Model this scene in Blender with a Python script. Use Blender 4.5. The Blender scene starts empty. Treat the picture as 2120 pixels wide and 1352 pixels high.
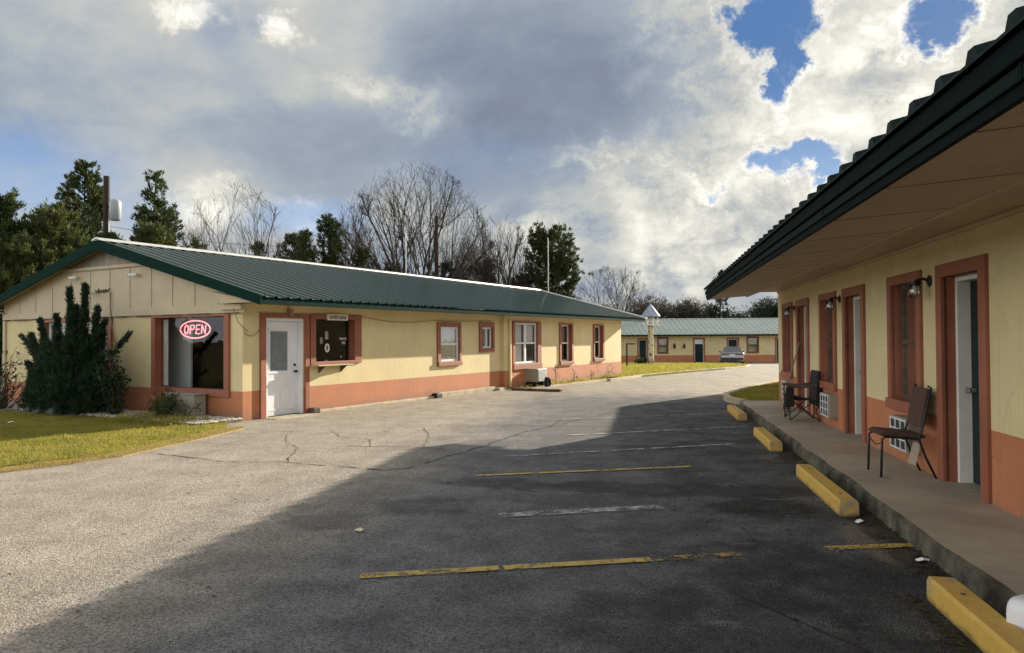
import bpy, bmesh, math, random
import numpy as np
from mathutils import Vector, Matrix

PI = math.pi
R = math.radians
scene = bpy.context.scene
COL = scene.collection

# ------------------------------------------------------------------ frames
class Frame:
    def __init__(s, deg):
        s.a = -R(deg); s.M = Matrix.Rotation(s.a, 3, 'Z')
    def w(s, p):
        return s.M @ Vector(p)
FA, FB, FW = Frame(30.0), Frame(10.5), Frame(0.0)   # office wing, near motel wing, world
ORG = {}

def zg(y):
    """height of the ground: the lot falls away gently at the far end"""
    if y < 20: return 0.0
    t = min(y, 75) - 20
    return -0.00036 * t * t

# ------------------------------------------------------------------ mesh builder
class MB:
    def __init__(s, fn=None):
        s.v, s.f, s.m, s.fn, s.mat = [], [], [], fn, None
    def use(s, mat): s.mat = mat; return s
    def add(s, vs, fs):
        o = len(s.v)
        for p in vs:
            s.v.append(tuple(s.fn(*p)) if s.fn else tuple(p))
        for f in fs:
            s.f.append([i + o for i in f]); s.m.append(s.mat)
        return s
    def box(s, a0, a1, b0, b1, c0, c1):
        vs = [(a, b, c) for a in (a0, a1) for b in (b0, b1) for c in (c0, c1)]
        return s.add(vs, [(0,1,3,2),(4,6,7,5),(0,4,5,1),(2,3,7,6),(0,2,6,4),(1,5,7,3)])
    def poly(s, pts): return s.add(pts, [list(range(len(pts)))])
    def prism(s, pts, off):
        n = len(pts); o = Vector(off)
        vs = [Vector(p) for p in pts] + [Vector(p) + o for p in pts]
        fs = [list(range(n))[::-1], list(range(n, 2*n))]
        fs += [(i, (i+1) % n, n + (i+1) % n, n + i) for i in range(n)]
        return s.add(vs, fs)
    def tube(s, pts, r, n=6, caps=True):
        pts = [Vector(p) for p in pts]
        if not hasattr(r, '__len__'): r = [r] * len(pts)
        vs, fs = [], []
        ref = None
        for i, p in enumerate(pts):
            d = (pts[min(i+1, len(pts)-1)] - pts[max(i-1, 0)])
            if d.length < 1e-9: d = Vector((0,0,1))
            d.normalize()
            if ref is None:
                ref = Vector((0,0,1)) if abs(d.z) < 0.9 else Vector((1,0,0))
            u = d.cross(ref)
            if u.length < 1e-6: u = d.cross(Vector((0.3,1,0.2)))
            u.normalize(); w = d.cross(u); ref = u.cross(d) * -1
            ref = w
            for k in range(n):
                a = 2*PI*k/n
                vs.append(p + (u*math.cos(a) + w*math.sin(a)) * r[i])
            ref = Vector((0,0,1)) if abs(d.z) < 0.9 else Vector((1,0,0))
        for i in range(len(pts)-1):
            for k in range(n):
                fs.append((i*n+k, i*n+(k+1) % n, (i+1)*n+(k+1) % n, (i+1)*n+k))
        if caps:
            fs.append(list(range(n))[::-1]); fs.append([(len(pts)-1)*n+k for k in range(n)])
        return s.add(vs, fs)
    def lathe(s, c, prof, n=16):
        vs, fs = [], []
        for (r, z) in prof:
            for k in range(n):
                a = 2*PI*k/n
                vs.append((c[0]+r*math.cos(a), c[1]+r*math.sin(a), c[2]+z))
        for i in range(len(prof)-1):
            for k in range(n):
                fs.append((i*n+k, i*n+(k+1) % n, (i+1)*n+(k+1) % n, (i+1)*n+k))
        fs.append(list(range(n))[::-1]); fs.append([(len(prof)-1)*n+k for k in range(n)])
        return s.add(vs, fs)
    def build(s, name, mat=None, parent=None, p0=None, frame=FW, bevel=0, smooth=False, recalc=True):
        """one mesh object; with a parent the verts are kept relative to the thing's base point"""
        org = ORG[parent.name] if parent is not None else (p0 or (0,0,0))
        me = bpy.data.meshes.new(name)
        me.from_pydata([(p[0]-org[0], p[1]-org[1], p[2]-org[2]) for p in s.v], [], s.f)
        mats = []
        for m in s.m:
            m = m or mat
            if m not in mats: mats.append(m)
        for m in mats: me.materials.append(m)
        if len(mats) > 1:
            me.polygons.foreach_set('material_index', [mats.index(m or mat) for m in s.m])
        if recalc and len(s.f) < 30000:
            bm = bmesh.new(); bm.from_mesh(me)
            bmesh.ops.recalc_face_normals(bm, faces=bm.faces[:]); bm.to_mesh(me); bm.free()
        if smooth: me.polygons.foreach_set('use_smooth', [True]*len(me.polygons))
        o = bpy.data.objects.new(name, me); COL.objects.link(o)
        if parent is not None: o.parent = parent
        else:
            o.location = frame.w(org); o.rotation_euler = (0,0,frame.a)
        ORG[o.name] = org
        if bevel:
            b = o.modifiers.new('bevel', 'BEVEL'); b.width = bevel; b.segments = 2
            b.limit_method = 'ANGLE'; b.angle_limit = R(40)
        return o

def raw_mesh(name, V, F, mat, parent=None, p0=(0,0,0), frame=FW):
    """fast mesh from numpy arrays (F: n x k, all the same k)"""
    org = ORG[parent.name] if parent is not None else p0
    V = np.asarray(V, dtype=np.float32) - np.array(org, dtype=np.float32)
    F = np.asarray(F, dtype=np.int32); k = F.shape[1]
    me = bpy.data.meshes.new(name)
    me.vertices.add(len(V)); me.vertices.foreach_set('co', V.ravel())
    me.loops.add(F.size); me.loops.foreach_set('vertex_index', F.ravel())
    me.polygons.add(len(F)); me.polygons.foreach_set('loop_start', np.arange(0, F.size, k, dtype=np.int32))
    me.polygons.foreach_set('loop_total', np.full(len(F), k, dtype=np.int32))
    me.update(calc_edges=True); me.validate()
    me.materials.append(mat)
    o = bpy.data.objects.new(name, me); COL.objects.link(o)
    if parent is not None: o.parent = parent
    else:
        o.location = frame.w(org); o.rotation_euler = (0,0,frame.a)
    ORG[o.name] = org
    return o

def tag(o, label=None, cat=None, group=None, kind=None):
    if label: o['label'] = label
    if cat: o['category'] = cat
    if group: o['group'] = group
    if kind: o['kind'] = kind
    return o

def thing(name, label, cat, p0, frame=FW, group=None):
    o = bpy.data.objects.new(name, None); COL.objects.link(o)
    o.empty_display_size = 0.2
    o.location = frame.w(p0); o.rotation_euler = (0,0,frame.a)
    ORG[o.name] = tuple(p0)
    return tag(o, label, cat, group)

def copy_tree(o, parent=None):
    c = o.copy(); COL.objects.link(c)
    if parent is not None: c.parent = parent
    ORG[c.name] = ORG[o.name]
    for ch in list(o.children): copy_tree(ch, c)
    return c

# ------------------------------------------------------------------ materials
class NT:
    def __init__(s, nt): s.nt = nt
    def n(s, t, out=0, **kw):
        nd = s.nt.nodes.new(t)
        ins = kw.pop('i', {})
        for k, v in kw.items(): setattr(nd, k, v)
        for k, v in ins.items():
            sk = nd.inputs[k]
            if isinstance(v, bpy.types.NodeSocket): s.nt.links.new(v, sk)
            elif isinstance(v, bpy.types.Node): s.nt.links.new(v.outputs[0], sk)
            else: sk.default_value = v
        return nd.outputs[out]
    def math(s, op, a, b=None, c=None, clamp=False):
        i = {0: a}
        if b is not None: i[1] = b
        if c is not None: i[2] = c
        return s.n('ShaderNodeMath', operation=op, use_clamp=clamp, i=i)
    def mix(s, f, a, b, bt='MIX'):
        nd = s.nt.nodes.new('ShaderNodeMix'); nd.data_type = 'RGBA'; nd.blend_type = bt
        for sk, v in ((nd.inputs['Factor'], f), (nd.inputs[6], a), (nd.inputs[7], b)):
            if isinstance(v, bpy.types.NodeSocket): s.nt.links.new(v, sk)
            else: sk.default_value = (v if not hasattr(v, '__len__') else (tuple(v)+(1,))[:4])
        return nd.outputs[2]
    def ramp(s, f, a, b, c=0.0, d=1.0, smooth=True):
        return s.n('ShaderNodeMapRange', interpolation_type='SMOOTHSTEP' if smooth else 'LINEAR',
                   i={0: f, 1: a, 2: b, 3: c, 4: d})
    def noise(s, vec, scale, detail=4, rough=0.55, dist=0.0):
        return s.n('ShaderNodeTexNoise', i={'Vector': vec, 'Scale': scale, 'Detail': detail, 'Roughness': rough, 'Distortion': dist})

def new_mat(name):
    m = bpy.data.materials.new(name); m.use_nodes = True
    nt = m.node_tree
    for nd in list(nt.nodes): nt.nodes.remove(nd)
    return m, NT(nt)

def finish(N, shader, bump=None):
    out = N.nt.nodes.new('ShaderNodeOutputMaterial')
    N.nt.links.new(shader, out.inputs['Surface'])

def principled(N, col, rough=0.6, metal=0.0, spec=0.5, normal=None, **kw):
    i = {'Base Color': col if isinstance(col, bpy.types.NodeSocket) else tuple(col)+(1,), 'Roughness': rough,
         'Metallic': metal, 'Specular IOR Level': spec}
    if normal is not None: i['Normal'] = normal
    i.update(kw)
    return N.n('ShaderNodeBsdfPrincipled', i=i)

def paint(name, col, rough=0.6, var=0.12, scale=3.0, bump=0.0, bscale=60.0, metal=0.0, spec=0.4, dirt=0.0, wear=0.0):
    m, N = new_mat(name)
    P = N.n('ShaderNodeTexCoord', out=3)
    nz = N.noise(P, scale, 5, 0.6)
    c = N.mix(N.ramp(nz, 0.3, 0.7), tuple(x*(1-var) for x in col), tuple(min(1, x*(1+var)) for x in col))
    if dirt:
        st = N.n('ShaderNodeMapping', i={'Vector': P, 'Scale': (2.2, 2.2, 0.25)})
        d = N.ramp(N.noise(st, 2.6, 6, 0.65), 0.55, 0.8, 0, dirt)
        c = N.mix(d, c, tuple(x*0.45 for x in col))
    if wear:
        # rain streaks, touched-up patches, hairline cracks and mud splashed up from the ground
        st = N.n('ShaderNodeMapping', i={'Vector': P, 'Scale': (5.0, 5.0, 0.18)})
        k1 = N.ramp(N.noise(st, 3.0, 6, 0.7), 0.52, 0.78, 0, .34*wear)
        c = N.mix(k1, c, tuple(x*f for x, f in zip(col, (.50,.47,.42))))
        k2 = N.ramp(N.noise(P, 0.8, 3, 0.5, 0.3), 0.56, 0.60, 0, .16*wear)
        c = N.mix(k2, c, tuple(min(1, x*1.18+.03) for x in col))
        z = N.nt.nodes.new('ShaderNodeSeparateXYZ'); N.nt.links.new(P, z.inputs[0])
        zz = N.math('ADD', z.outputs[2], N.math('MULTIPLY', N.math('SUBTRACT', N.noise(P, 6, 6, .7), .5), .55))
        k3 = N.ramp(zz, .30, -.02, 0, .55*wear)
        c = N.mix(k3, c, (.17,.135,.10))
        vr = N.nt.nodes.new('ShaderNodeTexVoronoi'); vr.feature = 'DISTANCE_TO_EDGE'; vr.inputs['Scale'].default_value = 0.55
        N.nt.links.new(N.n('ShaderNodeVectorMath', operation='ADD', i={0: P, 1: N.n('ShaderNodeVectorMath', operation='SCALE', i={0: N.n('ShaderNodeTexNoise', out=1, i={'Vector': P, 'Scale': 3.0, 'Detail': 5}), 3: .35})}), vr.inputs['Vector'])
        k4 = N.math('MULTIPLY', N.ramp(vr.outputs['Distance'], .007, .002), N.ramp(N.noise(P, .9, 2), .5, .58, 0, .20*wear))
        c = N.mix(k4, c, tuple(x*.35 for x in col))
        k5 = N.ramp(N.noise(P, 34, 6, .75), .70, .74, 0, .5*wear)
        c = N.mix(k5, c, (.55,.50,.42))
    nor = None
    if bump:
        b = N.noise(P, bscale, 4, 0.6)
        nor = N.n('ShaderNodeBump', i={'Height': b, 'Strength': bump, 'Distance': 0.01})
    finish(N, principled(N, c, N.ramp(nz, 0.2, 0.8, rough*0.9, min(1, rough*1.1)), metal, spec, nor))
    return m

M = {}
M['cream'] = paint('cream_stucco', (0.66,0.56,0.315), 0.75, 0.07, 1.2, 0.4, 70, dirt=0.10, wear=1.0)
M['terracotta'] = paint('terracotta_paint', (0.46,0.178,0.083), 0.7, 0.10, 1.4, 0.4, 70, dirt=0.12, wear=1.0)
M['trim'] = paint('red_brown_trim', (0.275,0.098,0.055), 0.55, 0.12, 3, 0.12, 60)
M['creamwood'] = paint('cream_board', (0.50,0.425,0.29), 0.6, 0.07, 2.0, 0.15, 40, dirt=0.12)
M['soffit'] = paint('tan_soffit', (0.54,0.415,0.26), 0.6, 0.10, 1.2, 0.15, 30, dirt=0.2, wear=.6)
M['white'] = paint('white_paint', (0.72,0.74,0.77), 0.4, 0.05, 3, 0.05, 40)
M['whitetrim'] = paint('offwhite_trim', (0.70,0.69,0.62), 0.45, 0.08, 4, 0.08, 40)
M['darkdoor'] = paint('dark_green_door', (0.005,0.018,0.018), 0.5, 0.1, 3, spec=.2)
M['black'] = paint('black_metal', (0.012,0.012,0.013), 0.4, 0.2, 6)
M['rubber'] = paint('black_rubber', (0.015,0.015,0.016), 0.6, 0.2, 6)
M['brownfab'] = paint('brown_fabric', (0.085,0.045,0.035), 0.85, 0.15, 14, 0.4, 300)
M['darkfab'] = paint('dark_nylon', (0.018,0.014,0.017), 0.8, 0.2, 14, 0.3, 200)
M['greyplastic'] = paint('beige_plastic', (0.30,0.275,0.22), 0.5, 0.08, 5)
M['whiteplastic'] = paint('white_plastic', (0.75,0.76,0.78), 0.35, 0.05, 3)
M['grille'] = paint('dark_grille', (0.03,0.032,0.036), 0.5, 0.3, 20)
M['dark_inside'] = paint('dark_interior', (0.06,0.05,0.04), 0.9, 0.2, 2)
M['greypanel'] = paint('grey_panel', (0.62,0.68,0.70), 0.6, 0.05, 1)
M['curtain'] = paint('white_curtain', (0.62,0.60,0.56), 0.9, 0.1, 8)
M['blind'] = paint('grey_blind', (0.36,0.37,0.41), 0.8, 0.06, 6)
M['browncurtain'] = paint('brown_curtain', (0.19,0.125,0.095), 0.9, 0.15, 8)
M['concrete'] = paint('concrete', (0.27,0.235,0.18), 0.8, 0.25, 2.2, 0.35, 70, dirt=0.3)
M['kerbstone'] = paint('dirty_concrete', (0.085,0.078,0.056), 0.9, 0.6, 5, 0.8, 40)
M['kerbpale'] = paint('pale_kerb', (0.42,0.37,0.27), 0.85, 0.25, 3, 0.5, 50)
M['wood'] = paint('weathered_timber', (0.10,0.075,0.055), 0.85, 0.4, 7, 0.6, 40)
M['polewood'] = paint('pole_wood', (0.040,0.028,0.024), 0.9, 0.25, 5, 0.3, 30)
M['galv'] = paint('galvanised_steel', (0.34,0.35,0.36), 0.4, 0.1, 5, metal=0.6)
M['canister'] = paint('grey_enamel', (0.36,0.39,0.43), 0.4, 0.05, 3)
M['creamstone'] = None
M['bark'] = paint('grey_bark', (0.085,0.070,0.058), 0.9, 0.3, 6, 0.4, 30)
M['barkdark'] = paint('dark_bark', (0.036,0.029,0.026), 0.9, 0.3, 6, 0.4, 30)
M['bluewhite'] = paint('blue_white_shingle', (0.30,0.35,0.47), 0.5, 0.2, 6)
M['red_lamp'] = paint('red_lens', (0.28,0.012,0.012), 0.2, 0.05, 5)
M['paper'] = paint('pale_paper', (0.62,0.54,0.42), 0.8, 0.1, 20)
M['vent'] = paint('grey_weathered_vent', (0.30,0.27,0.23), 0.9, 0.25, 5, 0.4, 40)
M['jointbrown'] = paint('joint_brown', (0.22,0.165,0.105), .8, .2, 4)
M['doorreflect'] = paint('slate_reflection', (0.24,0.27,0.30), .6, .1, 8)
M['cable'] = paint('tan_cable', (0.30,0.22,0.13), 0.7, 0.1, 5)
M['stone'] = paint('white_stone', (0.50,0.47,0.40), 0.8, 0.5, 13, 0.3, 60)

def metal_roof(name, col, rough, coat=0.0, spec=0.4):
    m, N = new_mat(name)
    P = N.n('ShaderNodeTexCoord', out=3)
    nz = N.noise(P, 0.9, 5, 0.6); n2 = N.noise(P, 14, 3, 0.6)
    c = N.mix(nz, tuple(x*0.8 for x in col), tuple(x*1.25 for x in col))
    r = N.math('ADD', N.ramp(n2, 0.3, 0.7, rough-0.05, rough+0.08), 0.0)
    wav = N.noise(P, 2.3, 2, 0.5)
    nor = N.n('ShaderNodeBump', i={'Height': wav, 'Strength': 0.06, 'Distance': 0.05})
    finish(N, principled(N, c, r, 0.0, spec, nor, **{'Coat Weight': coat, 'Coat IOR': 2.0, 'Coat Roughness': 0.08}))
    return m
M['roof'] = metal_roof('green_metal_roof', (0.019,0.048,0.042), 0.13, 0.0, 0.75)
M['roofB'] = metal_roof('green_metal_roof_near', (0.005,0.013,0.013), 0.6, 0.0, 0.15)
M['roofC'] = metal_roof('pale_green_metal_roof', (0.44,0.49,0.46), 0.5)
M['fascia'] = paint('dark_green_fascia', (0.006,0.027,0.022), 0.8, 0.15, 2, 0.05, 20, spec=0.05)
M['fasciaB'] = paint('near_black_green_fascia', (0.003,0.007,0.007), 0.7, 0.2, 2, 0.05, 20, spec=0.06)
M['ridge'] = paint('sunlit_ridge_cap', (0.55,0.57,0.55), 0.4, 0.12, 3, spec=0.6)  # pale colour carries the bright sunlit edge of ridge and rake

def yellow_paint():
    m, N = new_mat('yellow_stop_paint')
    P = N.n('ShaderNodeTexCoord', out=3)
    nz = N.noise(P, 3.0, 6, 0.65)
    c = N.mix(nz, (0.50,0.30,0.055), (0.66,0.44,0.11))
    mp = N.n('ShaderNodeMapping', i={'Vector': P, 'Scale': (5.0, .8, 5.0)})
    c = N.mix(N.ramp(N.noise(mp, 1.6, 6, .7), .52, .74, 0, .55), c, (.20,.13,.05))
    ge = N.nt.nodes.new('ShaderNodeNewGeometry')
    ed = N.ramp(N.math('ADD', ge.outputs['Pointiness'], N.math('MULTIPLY', N.math('SUBTRACT', N.noise(P, 14, 6, .7), .5), .16)), .53, .58, 0, .9)
    ch = N.ramp(N.noise(P, 9, 8, 0.72), 0.64, 0.68)
    c = N.mix(N.math('MAXIMUM', N.math('MULTIPLY', ch, .85), ed), c, N.mix(N.noise(P, 40, 4), (0.17,0.15,0.12), (0.38,0.35,0.29)))
    sep = N.nt.nodes.new('ShaderNodeSeparateXYZ'); N.nt.links.new(P, sep.inputs[0])
    lo = N.ramp(N.math('ADD', sep.outputs[2], N.math('MULTIPLY', N.math('SUBTRACT', N.noise(P, 12, 5, .7), .5), .10)), .045, 0.0, 0, .65)
    c = N.mix(lo, c, (.06,.05,.04))
    tyre = N.ramp(N.noise(N.n('ShaderNodeMapping', i={'Vector': P, 'Scale': (1, 1.6, 1)}), 2.2, 5, .75, 1.0), .60, .70, 0, .45)
    c = N.mix(tyre, c, (.05,.042,.03))
    hgt = N.math('SUBTRACT', N.noise(P, 45, 5, 0.65), N.math('MULTIPLY', ch, .8))
    nor = N.n('ShaderNodeBump', i={'Height': hgt, 'Strength': 0.5, 'Distance': 0.012})
    finish(N, principled(N, c, 0.7, 0, 0.3, nor)); return m
M['yellow'] = yellow_paint()

def line_paint(name, col, thr, soft=0.1):
    """worn road paint: real gaps where the asphalt shows"""
    m, N = new_mat(name)
    P = N.n('ShaderNodeNewGeometry', out=0)
    w = N.ramp(N.math('ADD', N.math('MULTIPLY', N.noise(P, 5, 5, 0.7), 0.55), N.math('MULTIPLY', N.noise(P, 55, 4, 0.7), 0.45)), thr, thr+soft)
    c = N.mix(N.noise(P, 9, 4), tuple(x*0.8 for x in col), tuple(x*1.15 for x in col))
    a = principled(N, c, 0.7, 0, 0.3)
    t = N.n('ShaderNodeBsdfTransparent')
    finish(N, N.n('ShaderNodeMixShader', i={0: w, 1: t, 2: a})); return m
M['line_yellow'] = line_paint('worn_yellow_line', (0.50,0.36,0.10), 0.41)
M['line_yellow_worn'] = line_paint('faded_yellow_line', (0.36,0.25,0.08), 0.49)
M['line_white'] = line_paint('faded_white_line', (0.40,0.40,0.38), 0.43, 0.14)
M['crack'] = line_paint('asphalt_crack', (0.025,0.022,0.019), 0.42, 0.08)

def glass(name, tint=(0.9,0.93,0.92), refl=1.0):
    m, N = new_mat(name)
    fr = N.n('ShaderNodeFresnel', i={'IOR': 1.5})
    P = N.n('ShaderNodeTexCoord', out=3)
    nor = N.n('ShaderNodeBump', i={'Height': N.noise(P, 1.6, 2), 'Strength': 0.05, 'Distance': 0.05})
    g = N.n('ShaderNodeBsdfGlossy', i={'Color': (0.95,0.95,0.95,1), 'Roughness': 0.01, 'Normal': nor})
    t = N.n('ShaderNodeBsdfTransparent', i={'Color': tuple(tint)+(1,)})
    f = N.math('MULTIPLY_ADD', fr, 0.9*refl, 0.03*refl, clamp=True)
    finish(N, N.n('ShaderNodeMixShader', i={0: f, 1: t, 2: g})); return m
M['glass'] = glass('window_glass')
M['glassdark'] = glass('dark_window_glass', (0.45,0.47,0.48), 1.3)
M['glassclear'] = glass('shop_window_glass', (.92,.94,.93), .45)
M['jar'] = glass('lamp_jar_glass', (0.82,0.82,0.78), 1.6)

def neon():
    m, N = new_mat('pink_neon')
    e = N.n('ShaderNodeEmission', i={'Color': (1.0,0.30,0.34,1), 'Strength': 0.65})
    p = principled(N, (0.8,0.55,0.56), 0.2)
    finish(N, N.n('ShaderNodeAddShader', i={0: e, 1: p})); return m
M['neon'] = neon()

def birch():
    m, N = new_mat('cream_tower_render')
    P = N.n('ShaderNodeTexCoord', out=3)
    mp = N.n('ShaderNodeMapping', i={'Vector': P, 'Scale': (3.5,3.5,1.6)})
    k = N.ramp(N.noise(mp, 1.6, 3, 0.6, 0.8), 0.56, 0.62)
    c = N.mix(k, (0.60,0.52,0.36), (0.06,0.05,0.04))
    finish(N, principled(N, c, 0.8)); return m
M['creamstone'] = birch()

def foliage(name, c1, c2, c3, scale=0.8, trans=0.35):
    m, N = new_mat(name)
    g = N.nt.nodes.new('ShaderNodeNewGeometry')
    nz = N.noise(g.outputs['Position'], scale, 3, 0.6)
    c = N.mix(N.ramp(nz, 0.35, 0.65), c1, c2)
    c = N.mix(N.math('MULTIPLY', g.outputs['Random Per Island'], 0.6), c, c3)
    d = principled(N, c, 0.55, 0, 0.3)
    t = N.n('ShaderNodeBsdfTranslucent', i={'Color': c})
    finish(N, N.n('ShaderNodeMixShader', i={0: trans, 1: d, 2: t})); return m
M['pine'] = foliage('pine_needles', (0.022,0.042,0.014), (0.06,0.085,0.022), (0.10,0.12,0.035), 0.9)
M['pinelit'] = foliage('sunlit_yellow_pine', (0.034,0.056,0.016), (0.085,0.102,0.030), (0.13,0.14,0.045), 0.9, 0.45)  # yellow green copy of the pine needles, sunlit brightness put into the colour
M['cedar'] = foliage('cedar_leaf', (0.016,0.032,0.013), (0.045,0.065,0.02), (0.07,0.085,0.03), 0.9)
M['juniper'] = foliage('juniper_leaf', (0.008,0.024,0.012), (0.017,0.040,0.018), (0.026,0.052,0.022), 2.5, 0.2)
M['deadleaf'] = foliage('dead_leaf', (0.040,0.034,0.020), (0.085,0.068,0.036), (0.045,0.045,0.02), 2.0, 0.2)
M['shrub'] = foliage('shrub_leaf', (0.03,0.05,0.016), (0.07,0.095,0.03), (0.10,0.11,0.035), 3.0)
M['brush'] = foliage('brown_brush', (0.066,0.064,0.050), (0.105,0.098,0.078), (0.12,0.112,0.09), 0.5, 0.2)
M['darkever'] = foliage('dark_evergreen', (0.008,0.018,0.010), (0.018,0.032,0.016), (0.022,0.036,0.018), 0.5, 0.15)
M['grass'] = foliage('lawn_blades', (0.15,0.18,0.022), (0.33,0.30,0.062), (0.42,0.35,0.085), 1.3, 0.6)
M['verge'] = foliage('dry_verge_blades', (0.34,0.26,0.085), (0.44,0.34,0.13), (0.40,0.31,0.11), 2.0, 0.45)

def soil(name, c1, c2, scale=2.0):
    m, N = new_mat(name)
    P = N.n('ShaderNodeNewGeometry', out=0)
    c = N.mix(N.ramp(N.noise(P, scale, 6, 0.65), 0.3, 0.7), c1, c2)
    nor = N.n('ShaderNodeBump', i={'Height': N.noise(P, 25, 5, 0.7), 'Strength': 0.6, 'Distance': 0.03})
    finish(N, principled(N, c, 0.95, 0, 0.1, nor)); return m
M['turf'] = soil('turf', (0.14,0.14,0.025), (0.26,0.22,0.045), 2.5)
M['field'] = soil('field', (0.10,0.10,0.035), (0.17,0.14,0.06), 0.3)
M['bed'] = soil('bed_soil', (0.13,0.11,0.08), (0.24,0.21,0.16), 4)

def asphalt():
    m, N = new_mat('weathered_asphalt')
    P = N.n('ShaderNodeNewGeometry', out=0)
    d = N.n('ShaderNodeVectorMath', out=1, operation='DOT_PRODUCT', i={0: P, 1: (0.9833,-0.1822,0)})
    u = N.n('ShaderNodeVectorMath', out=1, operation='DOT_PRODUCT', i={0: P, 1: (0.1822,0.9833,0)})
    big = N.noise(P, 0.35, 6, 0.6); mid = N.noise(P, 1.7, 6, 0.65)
    # old tan surface of the drive and a darker sealed stall strip, the near wing's shadow deepened in its colour
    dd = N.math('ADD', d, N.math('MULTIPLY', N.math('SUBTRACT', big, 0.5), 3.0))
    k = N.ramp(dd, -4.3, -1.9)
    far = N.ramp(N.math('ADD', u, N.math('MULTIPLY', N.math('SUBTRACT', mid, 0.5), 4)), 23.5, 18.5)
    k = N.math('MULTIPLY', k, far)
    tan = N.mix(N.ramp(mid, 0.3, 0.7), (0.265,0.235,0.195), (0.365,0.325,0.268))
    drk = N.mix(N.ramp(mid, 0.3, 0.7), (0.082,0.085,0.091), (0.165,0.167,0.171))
    drk = N.mix(N.ramp(N.math('ADD', d, N.math('MULTIPLY', N.math('SUBTRACT', mid, 0.5), 2.6)), -2.6, 0.8), drk, N.mix(N.ramp(mid, 0.35, 0.65), (0.030,0.032,0.036), (0.092,0.094,0.098)))  # darkened again towards the wing, more of its shade put into the colour
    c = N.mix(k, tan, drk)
    # wheel-track streaks along the drive
    st = N.n('ShaderNodeCombineXYZ', i={0: N.math('MULTIPLY', d, 1.2), 1: N.math('MULTIPLY', u, 0.12), 2: 0.0})
    s1 = N.ramp(N.noise(st, 1.3, 5, 0.6, 0.4), 0.45, 0.72, 0, 0.38)
    c = N.mix(s1, c, N.mix(k, (0.19,0.165,0.135), (0.062,0.063,0.066)))
    # oil stains (they have a shape of their own)
    def stain(cx, cy, rx, ry, amt, c, col=(0.018,0.018,0.019)):
        a = N.math('DIVIDE', N.math('SUBTRACT', d, cx), rx); b = N.math('DIVIDE', N.math('SUBTRACT', u, cy), ry)
        r2 = N.math('SQRT', N.math('ADD', N.math('MULTIPLY', a, a), N.math('MULTIPLY', b, b)))
        r2 = N.math('ADD', r2, N.math('MULTIPLY', N.math('SUBTRACT', mid, 0.5), 1.5))
        return N.mix(N.ramp(r2, 1.05, 0.65, 0, amt), c, col)
    c = stain(-2.15, 6.9, 0.50, 0.42, 0.6, c, (0.04,0.042,0.044))
    c = stain(0.2, 8.05, 2.2, 0.42, 0.75, c)
    c = stain(-1.6, 8.1, 0.9, 0.35, 0.5, c)
    c = stain(1.05, 7.4, 0.5, 0.45, 0.95, c, (0.010,0.010,0.010))
    c = stain(-2.85, 6.2, 0.5, 0.35, 0.5, c, (0.035,0.036,0.038))
    c = stain(1.2, 5.2, 1.1, 0.9, 0.7, c)
    c = stain(0.6, 4.3, 1.5, 0.7, 0.5, c)
    c = stain(0.6, 11.0, 1.3, 0.5, 0.5, c)
    c = stain(1.75, 6.3, 0.28, 0.7, 0.7, c, (0.17,0.145,0.11))
    c = stain(1.85, 4.2, 0.22, 0.9, 0.8, c, (0.02,0.016,0.012))
    c = stain(1.86, 8.0, 0.17, 4.2, 0.75, c, (0.022,0.020,0.017))
    c = stain(1.86, 13.6, 0.15, 3.0, 0.6, c, (0.03,0.028,0.024))
    c = stain(-0.9, 7.4, 1.1, 0.28, 0.45, c, (0.045,0.046,0.049))
    c = stain(1.0, 3.3, 1.0, 0.5, 0.5, c, (0.03,0.031,0.033))
    # an old patch and pale dusty scuffs across the stalls
    du = N.n('ShaderNodeCombineXYZ', i={0: N.math('MULTIPLY', d, 0.55), 1: N.math('MULTIPLY', u, 2.4), 2: 0.0})
    sc = N.ramp(N.noise(du, 1.5, 7, .72, .8), 0.56, 0.74, 0, 0.40)
    c = N.mix(sc, c, N.mix(k, (0.36,0.32,0.265), (0.24,0.24,0.24)))
    # aggregate
    vo = N.nt.nodes.new('ShaderNodeTexVoronoi'); vo.inputs['Scale'].default_value = 95
    N.nt.links.new(P, vo.inputs['Vector'])
    sep = N.n('ShaderNodeSeparateColor', i={0: vo.outputs['Color']})
    gain = N.ramp(sep, 0.0, 1.0, 0.42, 1.6, smooth=False)
    gc = N.n('ShaderNodeCombineColor', i={0: gain, 1: gain, 2: gain})
    c = N.mix(1.0, c, gc, 'MULTIPLY')
    fl = N.ramp(N.math('ADD', N.math('MULTIPLY', N.noise(P, 130, 2, 0.5), 0.7), N.math('MULTIPLY', N.noise(P, 3, 5, 0.65), 0.3)), 0.575, 0.66, 0, 0.8)
    c = N.mix(fl, c, N.mix(k, (0.48,0.43,0.36), (0.42,0.42,0.41)))
    h = N.math('ADD', N.math('MULTIPLY', vo.outputs['Distance'], 0.6), N.math('MULTIPLY', N.noise(P, 18, 5, 0.7), 0.8))
    nor = N.n('ShaderNodeBump', i={'Height': h, 'Strength': 0.55, 'Distance': 0.012})
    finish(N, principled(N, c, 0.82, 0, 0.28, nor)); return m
M['asphalt'] = asphalt()

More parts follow.
